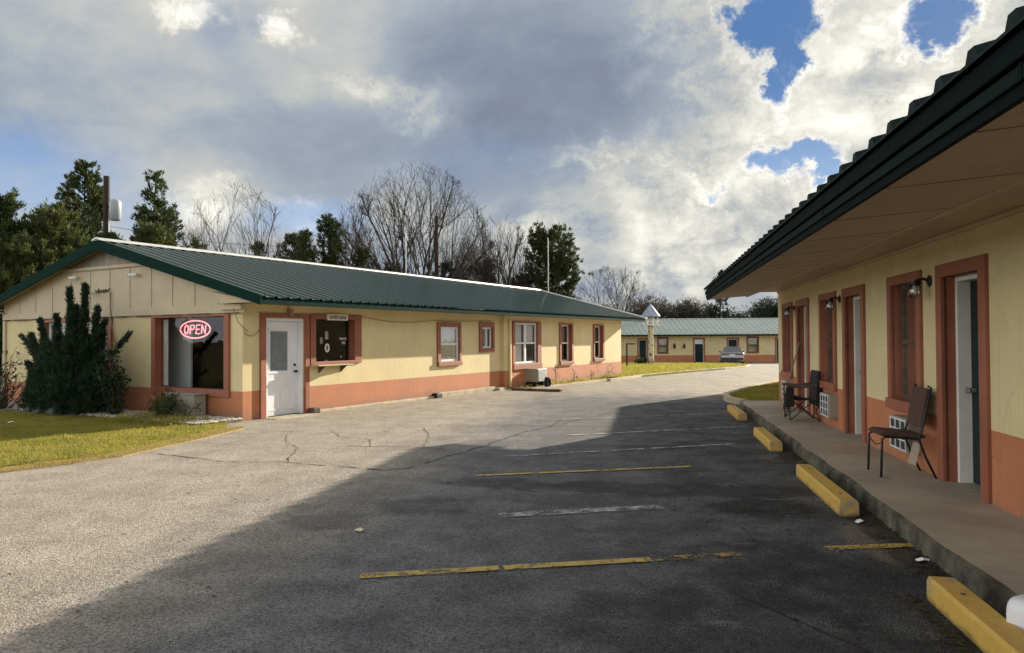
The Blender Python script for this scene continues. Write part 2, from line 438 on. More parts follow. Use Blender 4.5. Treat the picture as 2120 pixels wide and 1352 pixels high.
def walkway():
    m, N = new_mat('walkway_concrete')
    P = N.n('ShaderNodeNewGeometry', out=0)
    c = N.mix(N.ramp(N.noise(P, 0.9, 6, 0.65), 0.3, 0.7), (0.29,0.25,0.19), (0.44,0.385,0.29))
    c = N.mix(N.ramp(N.noise(P, 3.2, 5, 0.7), 0.55, 0.75, 0, 0.55), c, (0.14,0.12,0.088))
    c = N.mix(N.ramp(N.noise(P, 11, 5, 0.7), 0.62, 0.72, 0, 0.4), c, (0.34,0.30,0.20))
    nor = N.n('ShaderNodeBump', i={'Height': N.noise(P, 60, 6, 0.7), 'Strength': 0.3, 'Distance': 0.008})
    finish(N, principled(N, c, 0.7, 0, 0.4, nor)); return m
M['walk'] = walkway()

def car_paint():
    m, N = new_mat('silver_car_paint')
    finish(N, principled(N, (0.22,0.225,0.235), 0.26, 0.7, 0.5, **{'Coat Weight': 0.8, 'Coat Roughness': 0.05})); return m
M['car'] = car_paint()

# ------------------------------------------------------------------ the setting: ground sheets
def sheet(name, x0, x1, y0, y1, nx, ny, dz, mat, kind='structure'):
    xs = np.linspace(x0, x1, nx+1); ys = np.linspace(y0, y1, ny+1)
    V = [(x, y, zg(y)+dz) for y in ys for x in xs]
    F = [(j*(nx+1)+i, j*(nx+1)+i+1, (j+1)*(nx+1)+i+1, (j+1)*(nx+1)+i) for j in range(ny) for i in range(nx)]
    o = raw_mesh(name, V, F, mat); o['kind'] = kind; return o
sheet('ground', -900, 900, -200, 1500, 30, 340, -0.05, M['field'])
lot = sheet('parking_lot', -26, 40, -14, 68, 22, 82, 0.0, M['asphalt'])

def ribbon(mb, pts, width, z, rng=None, jit=0.0):
    """a thin strip on the ground through (x, y) points"""
    rng = rng or random.Random(1)
    P = []
    for a, b in zip(pts[:-1], pts[1:]):
        n = max(2, int(math.dist(a, b)/0.12))
        for k in range(n): P.append((a[0]+(b[0]-a[0])*k/n, a[1]+(b[1]-a[1])*k/n))
    P.append(pts[-1])
    vs = []
    off = 0
    for i, p in enumerate(P):
        q, r = P[max(i-1,0)], P[min(i+1,len(P)-1)]
        d = Vector((r[0]-q[0], r[1]-q[1])).normalized(); nrm = Vector((-d.y, d.x))
        off = off*0.75 + rng.uniform(-jit, jit)
        w = width*(rng.uniform(0.45, 1.5) if jit else 1)/2
        if jit and i in (0, len(P)-1): w = 0.001
        for s in (-1, 1):
            x, y = p[0]+nrm.x*(off+s*w), p[1]+nrm.y*(off+s*w)
            vs.append((x, y, zg(y)+z))
    mb.add(vs, [(2*i, 2*i+2, 2*i+3, 2*i+1) for i in range(len(P)-1)])

rng = random.Random(5)
CR = [
 ([(-6.6,10.9),(-5.1,10.6),(-3.9,9.9),(-2.93,9.75),(-2.30,9.50),(-1.59,9.17),(-1.34,9.26),(-0.95,10.1),(-0.40,11.22),(0.15,12.61),(0.64,13.48),(1.0,14.6)], 0.028, 0.03),
 ([(-4.6,12.6),(-3.93,13.07),(-1.68,13.59),(1.08,13.53),(2.4,13.7)], 0.022, 0.03),
 ([(-2.6,11.3),(-2.15,11.14),(-1.98,11.18),(-1.30,11.01),(-0.93,10.85)], 0.03, 0.03),
 ([(-2.15,11.14),(-2.3,11.9),(-2.9,12.4),(-3.3,13.2)], 0.018, 0.03),
 ([(-1.68,13.59),(-1.4,12.6),(-1.30,11.01)], 0.016, 0.03),
 ([(-3.93,13.07),(-3.7,11.9),(-3.2,11.0),(-2.93,9.75)], 0.016, 0.03),
 ([(-5.4,11.9),(-4.4,11.5),(-3.4,11.4),(-2.6,11.3)], 0.018, 0.03),
 ([(0.64,13.48),(1.9,15.6),(3.0,18.2)], 0.018, 0.03),
 ([(1.35,4.75),(1.85,3.7),(2.3,2.9)], 0.02, 0.02),
]
for k, (pts, w, j) in enumerate(CR):
    mb = MB(); ribbon(mb, pts, w*.8, 0.006, rng, j)
    ORG[lot.name] = (0,0,0)
    mb.build('crack', M['crack'], lot)

# painted stall lines
LN = [
 ([(-1.95,4.78),(-1.05,5.11)], 'line_yellow', .1), ([(-1.02,5.12),(0.0,5.49)], 'line_yellow', .1), ([(0.02,5.50),(0.71,5.75)], 'line_yellow_worn', .1), ([(1.31,5.99),(1.99,6.19)], 'line_yellow', .1),
 ([(-2.02,8.49),(0.50,9.49)], 'line_yellow', .09), ([(1.35,9.87),(1.99,10.11)], 'line_yellow_worn', .09),
 ([(-1.9,9.95),(1.24,11.58)], 'line_white', .09), ([(-1.30,12.23),(1.67,13.84)], 'line_white', .11),
 ([(-1.35,6.62),(0.10,7.20)], 'line_white', .16), ([(-1.7,14.6),(1.7,16.3)], 'line_white', .09),
]
for pts, mk, w in LN:
    mb = MB(); ribbon(mb, [tuple(FB.w((p[0], p[1], 0)))[:2] for p in pts], w, 0.010)
    o = mb.build('parking_line', M[mk]); o['kind'] = 'structure'

# ------------------------------------------------------------------ grass
def blades(name, pts, zf, n, hmin, hmax, wid, mat, seed, label=None, cat='grass'):
    """n grass blades over a list of (x, y) polygon corners"""
    rg = np.random.default_rng(seed)
    P = np.array(pts); lo, hi = P.min(0), P.max(0)
    out = []
    tot = 0
    while tot < n:
        q = rg.uniform(lo, hi, (n*2, 2))
        inside = np.zeros(len(q), bool)
        j = len(P)-1
        for i in range(len(P)):
            c = ((P[i,1] > q[:,1]) != (P[j,1] > q[:,1])) & (q[:,0] < (P[j,0]-P[i,0])*(q[:,1]-P[i,1])/(P[j,1]-P[i,1]+1e-12)+P[i,0])
            inside ^= c; j = i
        q = q[inside]; out.append(q); tot += len(q)
        if len(q) == 0: break
    q = np.concatenate(out)[:n]; n = len(q)
    z = np.array([zf(y) for y in q[:,1]])
    # clumpy lengths
    cl = 0.5+0.5*np.sin(q[:,0]*5.1+2*np.sin(q[:,1]*3.7))*np.sin(q[:,1]*4.3+np.sin(q[:,0]*6.1))
    h = rg.uniform(hmin, hmax, n)*(0.65+0.7*cl)
    a = rg.uniform(0, 2*PI, n); lean = rg.uniform(0.1, 0.9, n)*h; b = rg.uniform(0, 2*PI, n)
    w = wid*rg.uniform(0.6, 1.3, n)/2
    base = np.column_stack([q, z])
    s = np.column_stack([np.cos(a)*w, np.sin(a)*w, np.zeros(n)])
    tip = base + np.column_stack([np.cos(b)*lean, np.sin(b)*lean, h])
    V = np.stack([base-s, base+s, tip], 1).reshape(-1, 3)
    F = np.arange(3*n).reshape(-1, 3)
    o = raw_mesh(name, V, F, mat); o['kind'] = 'stuff'
    if label: tag(o, label, cat)
    return o

def flat_poly(name, pts, zf, mat, skirt=0.2):
    mb = MB()
    n = len(pts)
    top = [(x, y, zf(y)) for x, y in pts]; bot = [(x, y, zf(y)-skirt) for x, y in pts]
    mb.add(top+bot, [list(range(n))] + [(i, (i+1) % n, n+(i+1) % n, n+i) for i in range(n)])
    o = mb.build(name, mat); o['kind'] = 'structure'; return o

LAWN = [(-6.75,9.2),(-6.0,10.1),(-5.72,10.6),(-5.55,11.5),(-5.35,12.6),(-5.25,13.6),(-5.6,14.5),(-13.2,19.0),(-17,22),(-20,23),(-26,20),(-26,6),(-10,5.5),(-8.3,7.2)]
flat_poly('lawn', LAWN, lambda y: 0.03, M['turf'])
blades('grass', [p for p in LAWN if p[0] > -17]+[(-17,20),(-17,8)], lambda y: 0.03, 95000, 0.015, 0.05, 0.011, M['grass'], 3,
       'short yellow green lawn in front of the office gable')
VERGE = [(-8.45,6.9),(-6.8,9.0),(-6.02,9.95),(-5.72,10.45),(-5.55,11.3),(-5.35,12.4),(-5.2,13.4),(-5.0,13.75),(-4.88,13.45),(-5.05,12.2),(-5.25,11.2),(-5.42,10.3),(-5.8,9.7),(-6.5,8.8),(-8.1,6.8)]
flat_poly('verge', VERGE, lambda y: 0.018, soil('dry_verge_soil', (0.30,0.235,0.11), (0.40,0.32,0.17), 3))
blades('dry_grass', VERGE, lambda y: 0.018, 9000, 0.012, 0.03, 0.010, M['verge'], 4, 'strip of dry straw coloured grass edging the lot by the office lawn', 'dry grass')

blades('grass_tufts', [(-8.5,6.7),(-6.7,8.7),(-5.75,9.75),(-5.38,10.5),(-5.15,11.6),(-4.98,12.6),(-4.9,13.6),(-5.3,13.6),(-5.45,11.8),(-5.8,10.6),(-6.2,9.9),(-8.6,7.2)], lambda y: 0.012, 3200, 0.01, 0.035, 0.011, M['grass'], 14, 'ragged grass edge creeping over the straw verge', 'grass')
FARL = [(4.55,29.3),(5.6,31.3),(6.75,33.0),(8.6,35.8),(11.3,39.7),(13.6,43.5),(15.2,48),(14.5,53),(10,57),(4,57),(0.5,50),(0,40),(1.5,33),(3.0,30.2)]
flat_poly('lawn', FARL, lambda y: zg(y)+0.07, M['turf'])
blades('grass', FARL, lambda y: zg(y)+0.07, 45000, 0.06, 0.14, 0.03, M['grass'], 6, 'bright lawn around the small tower beyond the office wing')
ISL = [(5.62,17.75),(5.5,18.6),(5.75,19.4),(6.3,20.5),(7.0,21.7),(7.9,23.2),(9.0,24.9),(11.0,27.2),(14,27),(13,22),(9.5,16.9),(6.3,17.48)]
flat_poly('lawn', ISL, lambda y: 0.11, M['turf'])
blades('grass', ISL, lambda y: 0.11, 30000, 0.04, 0.09, 0.016, M['grass'], 7, 'small shaded lawn past the end of the near motel walkway')

def kerb(name, pts, w, h, mat, zf):
    mb = MB()
    n = len(pts); L, Rr = [], []
    for i, p in enumerate(pts):
        q, r = pts[max(i-1,0)], pts[min(i+1,n-1)]
        d = Vector((r[0]-q[0], r[1]-q[1])).normalized(); nm = Vector((-d.y, d.x))
        L.append((p[0]+nm.x*w/2, p[1]+nm.y*w/2)); Rr.append((p[0]-nm.x*w/2, p[1]-nm.y*w/2))
    vs = []
    for a, b, p in zip(L, Rr, pts):
        z = zf(p[1])
        vs += [(a[0],a[1],z-0.1), (a[0],a[1],z+h), (b[0],b[1],z+h), (b[0],b[1],z-0.1)]
    fs = []
    for i in range(n-1):
        for k in range(3): fs.append((4*i+k, 4*i+k+1, 4*i+4+k+1, 4*i+4+k))
    fs += [(0,1,2,3), (4*n-1,4*n-2,4*n-3,4*n-4)]
    mb.add(vs, fs)
    o = mb.build(name, mat, bevel=0.015); o['kind'] = 'structure'; return o
def dense(pts, step=0.5):
    out = []
    for a, b in zip(pts[:-1], pts[1:]):
        n = max(1, int(math.dist(a, b)/step))
        out += [(a[0]+(b[0]-a[0])*k/n, a[1]+(b[1]-a[1])*k/n) for k in range(n)]
    return out+[pts[-1]]
kerb('kerb', dense([(3.6,27.7),(4.45,29.2),(5.5,31.3),(6.7,33.1),(8.55,35.9),(11.25,39.8),(13.7,43.5),(15.35,48),(14.7,53.2)]), 0.16, 0.10, M['kerbpale'], zg)
kerb('kerb', dense([(5.5,17.55),(5.38,18.3),(5.5,19.1),(5.7,19.7),(6.2,20.6),(6.9,21.8),(7.8,23.3),(8.9,25.0),(11,27.4)], 0.3), 0.16, 0.135, M['kerbpale'], zg)

# stone bed along the gable wall
BED = [tuple(FA.w(p)[:2]) for p in ((-11.95,10.0,0),(-11.95,9.6,0),(-12.4,9.05,0),(-13.6,8.85,0),(-15.2,9.0,0),(-17.0,8.75,0),(-19.5,8.9,0),(-21.5,9.0,0),(-21.5,10.08,0),(-12.02,10.08,0))]
flat_poly('planting_bed', BED, lambda y: 0.052, M['bed'])
def pebbles():
    rg = np.random.default_rng(11)
    base = [Vector(v) for v in ((1,0,0),(-1,0,0),(0,1,0),(0,-1,0),(0,0,1),(0,0,-1))]
    F0 = [(0,2,4),(2,1,4),(1,3,4),(3,0,4),(2,0,5),(1,2,5),(3,1,5),(0,3,5)]
    V, F = [], []
    for _ in range(4200):
        t = rg.uniform(0, 1)
        c = FA.w((-12.0-8.5*t**1.3, 10.05-rg.uniform(0.02, 1.05), 0.055))
        s = rg.uniform(0.015, 0.05)
        o = len(V)
        for b in base: V.append((c.x+b.x*s*rg.uniform(.7,1.4), c.y+b.y*s*rg.uniform(.7,1.4), c.z+b.z*s*rg.uniform(.4,.9)))
        F += [(a+o, b+o, d+o) for a, b, d in F0]
    o = raw_mesh('gravel', V, F, M['stone']); o['kind'] = 'stuff'
    tag(o, 'scatter of pale stones along the foot of the gable wall', 'gravel')
pebbles()

# ------------------------------------------------------------------ building helpers
def wall_mesh(mb, s0, s1, t0, t1, split, openings, lo, hi, depth, extra_s=()):
    """a wall face (s along, t up, w out) with openings and their reveals; painted lo below split, hi above"""
    S = sorted(set([s0, s1] + [v for o in openings for v in o[:2]] + list(extra_s)))
    T = sorted(set([t0, t1, split] + [v for o in openings for v in o[2:4]]))
    S = [v for v in S if s0 <= v <= s1]; T = [v for v in T if t0 <= v <= t1]
    for a, b in zip(S[:-1], S[1:]):
        for c, d in zip(T[:-1], T[1:]):
            if any(o[0] <= a and b <= o[1] and o[2] <= c and d <= o[3] for o in openings): continue
            mb.use(lo if d <= split else hi)
            mb.add([(a,c,0),(b,c,0),(b,d,0),(a,d,0)], [(0,1,2,3)])
    for o in openings:
        a, b, c, d = o[:4]; mb.use(o[4] if len(o) > 4 else hi)
        for q in ([(a,c),(a,d)], [(b,c),(b,d)], [(a,c),(b,c)], [(a,d),(b,d)]):
            mb.add([(q[0][0],q[0][1],0),(q[1][0],q[1][1],0),(q[1][0],q[1][1],-depth),(q[0][0],q[0][1],-depth)], [(0,1,2,3)])

def frame_boards(mb, o, i, w0, w1, bottom=True, ow=0.0):
    """four butted boards between outer rect o=(s0,s1,t0,t1) and inner rect i"""
    mb.box(o[0], o[1], i[3], o[3], w0, w1)
    if bottom: mb.box(o[0], o[1], o[2], i[2], w0, w1+ow)
    lo = i[2] if bottom else o[2]
    mb.box(o[0], i[0], lo, i[3], w0, w1); mb.box(i[1], o[1], lo, i[3], w0, w1)

def sash_window(root, fn, outer, inner, trim_w, glass_w, frame_mat, style='hung', fw=0.055, sill=False, blind=None, trim=None, glassm=None):
    """window part > frame, pane, blind; outer trim boards stand trim_w proud, the sash sits at glass_w"""
    mb = MB(fn); frame_boards(mb, outer, inner, -0.02, trim_w, True, 0.03 if sill else 0.0)
    win = mb.build('window', trim or M['trim'], root, bevel=0.006)
    s0, s1, t0, t1 = inner
    mb = MB(fn); f0, f1 = glass_w-0.025, glass_w+0.025
    i2 = (s0+fw, s1-fw, t0+fw, t1-fw)
    frame_boards(mb, (s0+.002, s1-.002, t0+.002, t1-.002), i2, f0, f1)
    mid = (t0+t1)/2
    if style in ('hung', 'double'): mb.box(i2[0], i2[1], mid-fw*.45, mid+fw*.45, f0-.004, f1+.006)
    if style == 'double':
        c = (s0+s1)/2
        mb.box(c-fw, c+fw, i2[2], mid-fw*.45, f0, f1); mb.box(c-fw, c+fw, mid+fw*.45, i2[3], f0, f1)
    if style == 'slider':
        c = (s0+s1)/2; mb.box(c-fw*.5, c+fw*.5, i2[2], i2[3], f0-.003, f1+.003)
    fr = mb.build('frame', frame_mat, win, bevel=0.004)
    mb = MB(fn); mb.add([(s0,t0,glass_w),(s1,t0,glass_w),(s1,t1,glass_w),(s0,t1,glass_w)], [(0,1,2,3)])
    mb.build('pane', glassm or M['glassclear'], win)
    if blind:
        for (bs0, bs1, bt0, bt1, bm) in blind:
            mb = MB(fn); n = 18
            vs = []
            for k in range(n+1):
                s = bs0+(bs1-bs0)*k/n; w = glass_w-0.09+0.012*math.sin(k*2.2)
                vs += [(s, bt0, w), (s, bt1, w)]
            mb.add(vs, [(2*k, 2*k+2, 2*k+3, 2*k+1) for k in range(n)])
            mb.build('curtain', bm, win, smooth=True)
    return win

def rib_profile(a0, a1, pitch, h, top=0.035, base=0.085):
    """(position, height) points across ribbed sheet metal"""
    out = [(a0, 0.0)]
    x = a0 + 0.02
    while x + base < a1:
        out += [(x, 0.0), (x+(base-top)/2, h), (x+(base+top)/2, h), (x+base, 0.0)]
        x += pitch
    out.append((a1, 0.0))
    return out

def slope(mb, prof, e, r, ze, zr, axis='y', end=None):
    """ribbed roof slope from the eave line x=e, z=ze to the ridge x=r, z=zr; ribs run up the slope"""
    vs, fs = [], []
    for (p, h) in prof:
        vs += [(e, p, ze+h), (r, p, zr+h)]
    fs = [(2*k, 2*k+2, 2*k+3, 2*k+1) for k in range(len(prof)-1)]
    if axis == 'x': vs = [(q, x, z) for (x, q, z) in vs]
    mb.add(vs, fs)

def handle(root, fn, s, t, w, mat, deadbolt=True):
    mb = MB(fn)
    mb.tube([(s,t,w),(s,t,w+0.05)], 0.022, 10); mb.tube([(s,t,w+0.05),(s,t,w+0.06),(s,t,w+0.085)], [0.028,0.034,0.024], 10)
    if deadbolt: MB(fn).tube([(s,t+0.14,w),(s,t+0.14,w+0.03)], 0.028, 10).build('deadbolt', mat, root)
    return mb.build('handle', mat, root, smooth=False)

# ------------------------------------------------------------------ OFFICE WING (left)
XA, YA, YE, XL = -12.02, 10.08, 30.0, -21.05     # side wall, gable wall, far end, far side
X2, YS = -11.89, 20.10                           # the far section stands proud
ZT = 2.36
office = thing('office_building', 'long cream and terracotta office wing with green metal roof and OPEN sign', 'building', (XA, YA, 0.0), FA)
fs = lambda s, t, w: (XA+w, s, t)                # side wall
fs2 = lambda s, t, w: (X2+w, s, t)
fg = lambda s, t, w: (s, YA-w, t)                # gable wall
DADO = 0.585
mb = MB(fs)
wall_mesh(mb, YA, YS, -0.15, ZT, DADO, [(10.66,11.71,-0.02,2.07,M['trim']), (12.04,13.30,1.12,2.07,M['trim']), (16.79,17.71,.97,1.95,M['trim']), (18.96,19.57,1.32,1.96,M['trim'])], M['terracotta'], M['cream'], 0.16)
mb.fn = fs2
wall_mesh(mb, YS, YE, -0.25, ZT, DADO, [(20.72,22.26,.78,2.12,M['trim']), (24.1,24.98,.75,2.10,M['trim']), (27.1,27.92,.79,2.09,M['trim'])], M['terracotta'], M['cream'], 0.16)
mb.fn = fg
wall_mesh(mb, XL, XA, -0.15, ZT, DADO, [(-14.76,-12.53,.61,2.11,M['trim']), (-19.11,-16.53,1.08,2.07,M['trim'])], M['terracotta'], M['cream'], 0.16)
mb.fn = None
mb.use(M['cream'])
mb.poly([(XA,YS,DADO),(X2,YS,DADO),(X2,YS,ZT),(XA,YS,ZT)])
mb.poly([(XL,YE,-.3),(X2,YE,-.3),(X2,YE,ZT),(XL,YE,ZT)]); mb.poly([(XL,YA,-.2),(XL,YE,-.3),(XL,YE,ZT),(XL,YA,ZT)])
mb.poly([(XL,YE,ZT),(X2,YE,ZT),(-16.5,YE,3.70)])
mb.use(M['terracotta']); mb.poly([(XA,YS,-.2),(X2,YS,-.2),(X2,YS,DADO),(XA,YS,DADO)])
mb.build('wall', M['cream'], office)
# floor, ceiling and a back partition inside
mb = MB(); mb.use(M['dark_inside'])
mb.poly([(XL,YA,0.02),(XA,YA,0.02),(XA,YE,0.02),(XL,YE,0.02)]); mb.poly([(XL,YA,ZT-.02),(XA,YA,ZT-.02),(XA,YE,ZT-.02),(XL,YE,ZT-.02)])
mb.poly([(XA-4.2,YA+.2,0.02),(XA-4.2,YE-.1,0.02),(XA-4.2,YE-.1,ZT-.02),(XA-4.2,YA+.2,ZT-.02)])
mb.poly([(XL+.1,15.2,0.02),(XA-.2,15.2,0.02),(XA-.2,15.2,ZT-.02),(XL+.1,15.2,ZT-.02)])
mb.build('interior', M['dark_inside'], office)
mb = MB(); mb.box(-15.6,-14.47,10.70,10.76,0.03,2.3); mb.build('partition', M['greypanel'], office)
mb = MB(); mb.box(-13.4,-12.6,12.0,12.5,0.03,1.0); mb.build('counter', M['wood'], office)

# gable boards
mb = MB()
rise = (3.70-ZT)/(XA+16.5)
gy = YA-0.03
mb.prism([(XL-.02,gy,ZT-.03),(XA+.02,gy,ZT-.03),(XA+.02,gy,2.585),(-14.55,gy,3.27),(-18.45,gy,3.27),(XL-.02,gy,2.585)], (0,0.05,0))
mb.build('gable_board', M['creamwood'], office)
for x in (-20.3,-19.55,-18.8,-18.0,-17.2,-16.44,-15.68,-14.91,-14.18,-13.45,-12.70):
    zt = min(3.24, 2.57+.269*min(XA-x, x-XL))
    MB().box(x-.018, x+.018, gy-.014, gy+.01, ZT-.02, zt).build('batten', M['creamwood'], office)
mb = MB(); mb.box(XL-.03, XA+.10, YA-.06, YA+.01, 2.16, 2.335)
mb.build('trim_board', M['creamwood'], office, bevel=0.008)
rg = random.Random(3)
x = XL
while x < XA-.2:
    l = rg.uniform(.1,.9); MB().box(x, min(x+l, XA-.05), YA-.064, YA-.03, 2.150-rg.uniform(0,.012), 2.168).build('peeling_edge', M['wood'], office); x += l+rg.uniform(0.05,.45)
mb = MB(); mb.box(-18.3,-15.1, gy-.05, gy+.03, 3.26, 3.335); mb.build('collar_board', M['creamwood'], office, bevel=0.006)
mb = MB(); mb.prism([(-18.15,gy+.01,3.335),(-14.85,gy+.01,3.335),(-16.5,gy+.01,3.79)], (0,.03,0)); mb.build('gable_vent', M['vent'], office)
mb = MB(); mb.box(-12.55,-11.93, YA-.12, YA-.05, 2.22, 2.34); mb.build('corner_block', M['creamwood'], office, bevel=0.01)
mb = MB(); mb.prism([(-12.75,YA-.2,2.60),(-12.45,YA-.2,2.345),(-11.3,YA-.2,2.345),(-11.35,YA-.2,2.37)], (0,.12,0)); mb.build('eave_return', M['creamwood'], office)
mb = MB(); mb.box(XL-.04, XL+.07, YA-.05, YA+.02, -.1, 2.16); mb.build('corner_board', M['creamwood'], office, bevel=0.006)

# roof
RY0, RY1, EX, EXL, RX = 9.78, 31.1, -11.17, -21.85, -16.5
ZE, ZR = 2.445, 3.885
prof = rib_profile(RY0, RY1, 0.30, 0.032)
mb = MB(); slope(mb, prof, EX+.04, RX, ZE-.012, ZR); slope(mb, prof, EXL-.04, RX, ZE-.012, ZR)
mb.build('roof', M['roof'], office, recalc=False)
mb = MB()
mb.prism([(RX+.16,RY0-.03,ZR-.005),(RX+.15,RY0-.03,ZR+.03),(RX,RY0-.03,ZR+.075),(RX-.15,RY0-.03,ZR+.03),(RX-.16,RY0-.03,ZR-.005)], (0,RY1-RY0+.06,0))
mb.build('ridge_cap', M['ridge'], office)
mb = MB()       # far rake trim, its sunlit white put into the colour
for ex in (EX+.05, EXL-.05):
    mb.prism([(ex,RY1-.10,ZE-.02),(ex,RY1-.10,ZE+.055),(RX,RY1-.10,ZR+.06),(RX,RY1-.10,ZR-.02)], (0,.14,0))
mb.build('rake_trim', M['ridge'], office)
mb = MB()       # fascias: eaves and near rake
mb.box(EX-.03, EX, RY0, RY1, ZE-.145, ZE-.02); mb.box(EXL, EXL+.03, RY0, RY1, ZE-.145, ZE-.02)
mb.build('fascia', M['fascia'], office, bevel=0.006)
mb = MB()
for ex, sg in ((EX, 1), (EXL, -1)):
    mb.prism([(ex+sg*.03,RY0-.03,ZE-.165),(ex+sg*.03,RY0-.03,ZE+.03),(RX,RY0-.03,ZR+.045),(RX,RY0-.03,ZR-.21)], (0,.04,0))
mb.build('rake_fascia', M['fascia'], office, bevel=0.006)
mb = MB()
mb.box(XA-.1, EX-.03, RY0+.02, RY1-.05, ZE-.10, ZE-.085); mb.box(EXL+.03, XL+.1, RY0+.02, RY1-.05, ZE-.10, ZE-.085)
for ex in (EX-.05, EXL+.05): mb.prism([(ex,RY0+.012,ZE-.07),(ex,RY0+.012,ZE-.055),(RX,RY0+.012,ZR-.055),(RX,RY0+.012,ZR-.07)], (0,.36,0))
mb.build('soffit', M['creamwood'], office)
mb = MB(); mb.box(XA-.02, XA+.03, YA, YS, 2.20, ZE-.10); mb.box(X2-.02, X2+.03, YS-.01, YE, 2.22, ZE-.10)
mb.build('frieze', M['cream'], office, bevel=0.006)

# entry door
mb = MB(fs); frame_boards(mb, (10.50,11.85,-.03,2.16), (10.64,11.73,-.03,2.075), -.02, .046, False)
dr = mb.build('door', M['trim'], office, bevel=0.006)
mb = MB(fs); frame_boards(mb, (10.661,11.709,-.02,2.069), (10.72,11.65,-.02,2.01), -.14, -.004, False); mb.build('frame', M['white'], dr, bevel=0.005)
mb = MB(fs); wd = -.125
mb.box(10.72,11.65,0.015,2.01,wd-.045,wd)
for (a,b,c,d) in ((10.82,11.14,.12,.78),(11.22,11.55,.12,.78)):
    frame_boards(mb, (a,b,c,d), (a+.03,b-.03,c+.03,d-.03), wd-.002, wd+.008)
mb.build('door_leaf', M['white'], dr, bevel=0.003)
mb = MB(fs); frame_boards(mb, (10.83,11.42,.90,1.86), (10.88,11.37,.95,1.81), wd-.004, wd+.018); mb.build('glazing_bead', M['white'], dr, bevel=0.004)
mb = MB(fs); mb.box(10.88,11.37,.95,1.81,wd-.003,wd+.003); mb.build('pane', M['glassclear'], dr)
mb = MB(fs); mb.box(10.895,11.355,.965,1.79,wd-.0025,wd+.0015); mb.build('blind', M['doorreflect'], dr)  # slate panel inside the pane imitates the glass's bluish reflection
handle(dr, fs, 11.56, .93, wd, M['black'])
mb = MB(fs); mb.box(10.55,11.80,-.06,0.012,-.16,.42); mb.build('door_step', M['kerbpale'], office, bevel=0.012)
# service window with its shelf
mb = MB(fs); frame_boards(mb, (11.88,13.54,1.055,2.18), (12.04,13.30,1.12,2.07), -.02, .05)
w = mb.build('window', M['trim'], office, bevel=0.006)
mb = MB(fs); mb.add([(12.04,1.12,-.10),(13.30,1.12,-.10),(13.30,2.07,-.10),(12.04,2.07,-.10)], [(0,1,2,3)]); mb.build('pane', M['glassclear'], w)
for b in ((12.04,12.07,1.13,1.30,-.096,-.08),(12.46,12.56,1.62,1.80,-.097,-.09),(12.30,12.38,1.52,1.66,-.097,-.09),(12.92,13.16,1.60,1.66,-.097,-.09),(13.0,13.12,1.50,1.57,-.097,-.09),(12.45,12.55,1.125,1.15,-.097,-.09),(12.95,13.0,1.19,1.23,-.097,-.09)):
    MB(fs).box(*b).build('notice', M['vent'], w)
mb = MB(fs); ring = []
for k in range(20):
    a = 2*PI*k/20
    ring.append((12.52+.052*math.cos(a), 1.42+.085*math.sin(a), -.09))
mb.tube(ring+[ring[0]], .02, 6, False); mb.build('ring_sticker', M['whiteplastic'], w)
mb = MB(fs)
mb.prism([(11.86,1.035,.0),(13.02,1.035,.0),(12.98,1.035,.30),(11.86,1.035,.30)], (0,0,0)) if False else mb.box(11.87,13.0,1.028,1.053,-.01,.30)
shelf = mb.build('shelf', M['creamwood'], w, bevel=0.004)
for y in (12.15, 12.85): MB(fs).prism([(y,1.027,.0),(y,1.027,.2),(y,.86,.0)], (.03,0,0)).build('bracket', M['wood'], w)
# windows of the side
sash_window(office, fs, (16.65,17.81,.85,2.07), (16.79,17.71,.97,1.95), .05, -.03, M['white'], blind=[(16.82,17.68,1.47,1.93,M['blind'])], sill=True)
sash_window(office, fs, (18.81,19.66,1.20,2.11), (18.96,19.57,1.32,1.96), .05, -.05, M['white'], style='slider', blind=[(19.3,19.55,1.34,1.94,M['curtain'])])
sash_window(office, fs2, (20.58,22.54,.60,2.17), (20.72,22.26,.78,2.12), .05, -.04, M['white'], style='double', fw=.06, sill=True, blind=[(20.8,21.42,.82,2.1,M['curtain']),(21.62,22.2,1.45,2.1,M['curtain'])])
sash_window(office, fs2, (23.98,25.11,.63,2.16), (24.1,24.98,.75,2.10), .05, -.13, M['whitetrim'], sill=True, blind=[(24.14,24.94,1.42,2.08,M['browncurtain'])])
sash_window(office, fs2, (26.99,28.06,.67,2.15), (27.1,27.92,.79,2.09), .05, -.13, M['whitetrim'], sill=True, blind=[(27.14,27.5,.82,2.07,M['browncurtain']),(27.5,27.88,1.45,2.07,M['browncurtain'])])
# gable windows
mb = MB(fg); frame_boards(mb, (-14.89,-12.38,.46,2.155), (-14.76,-12.53,.61,2.10), -.02, .05)
w = mb.build('window', M['trim'], office, bevel=0.006)
mb = MB(fg); mb.add([(-14.76,.61,-.10),(-12.53,.61,-.10),(-12.53,2.10,-.10),(-14.76,2.10,-.10)], [(0,1,2,3)]); mb.build('pane', M['glassclear'], w)
mb = MB(fg); vs = []
for k in range(13):
    s = -14.74+.16*k/12; vs += [(s,.63,-.16+.015*math.sin(k*1.8)), (s,2.08,-.16+.015*math.sin(k*1.8))]
mb.add(vs, [(2*k,2*k+2,2*k+3,2*k+1) for k in range(12)]); mb.build('curtain', M['curtain'], w)
sash_window(office, fg, (-19.29,-16.36,.96,2.155), (-19.11,-16.53,1.08,2.07), .05, -.08, M['white'], style='double', fw=.06, blind=[(-19.05,-16.6,1.12,2.05,M['curtain'])])
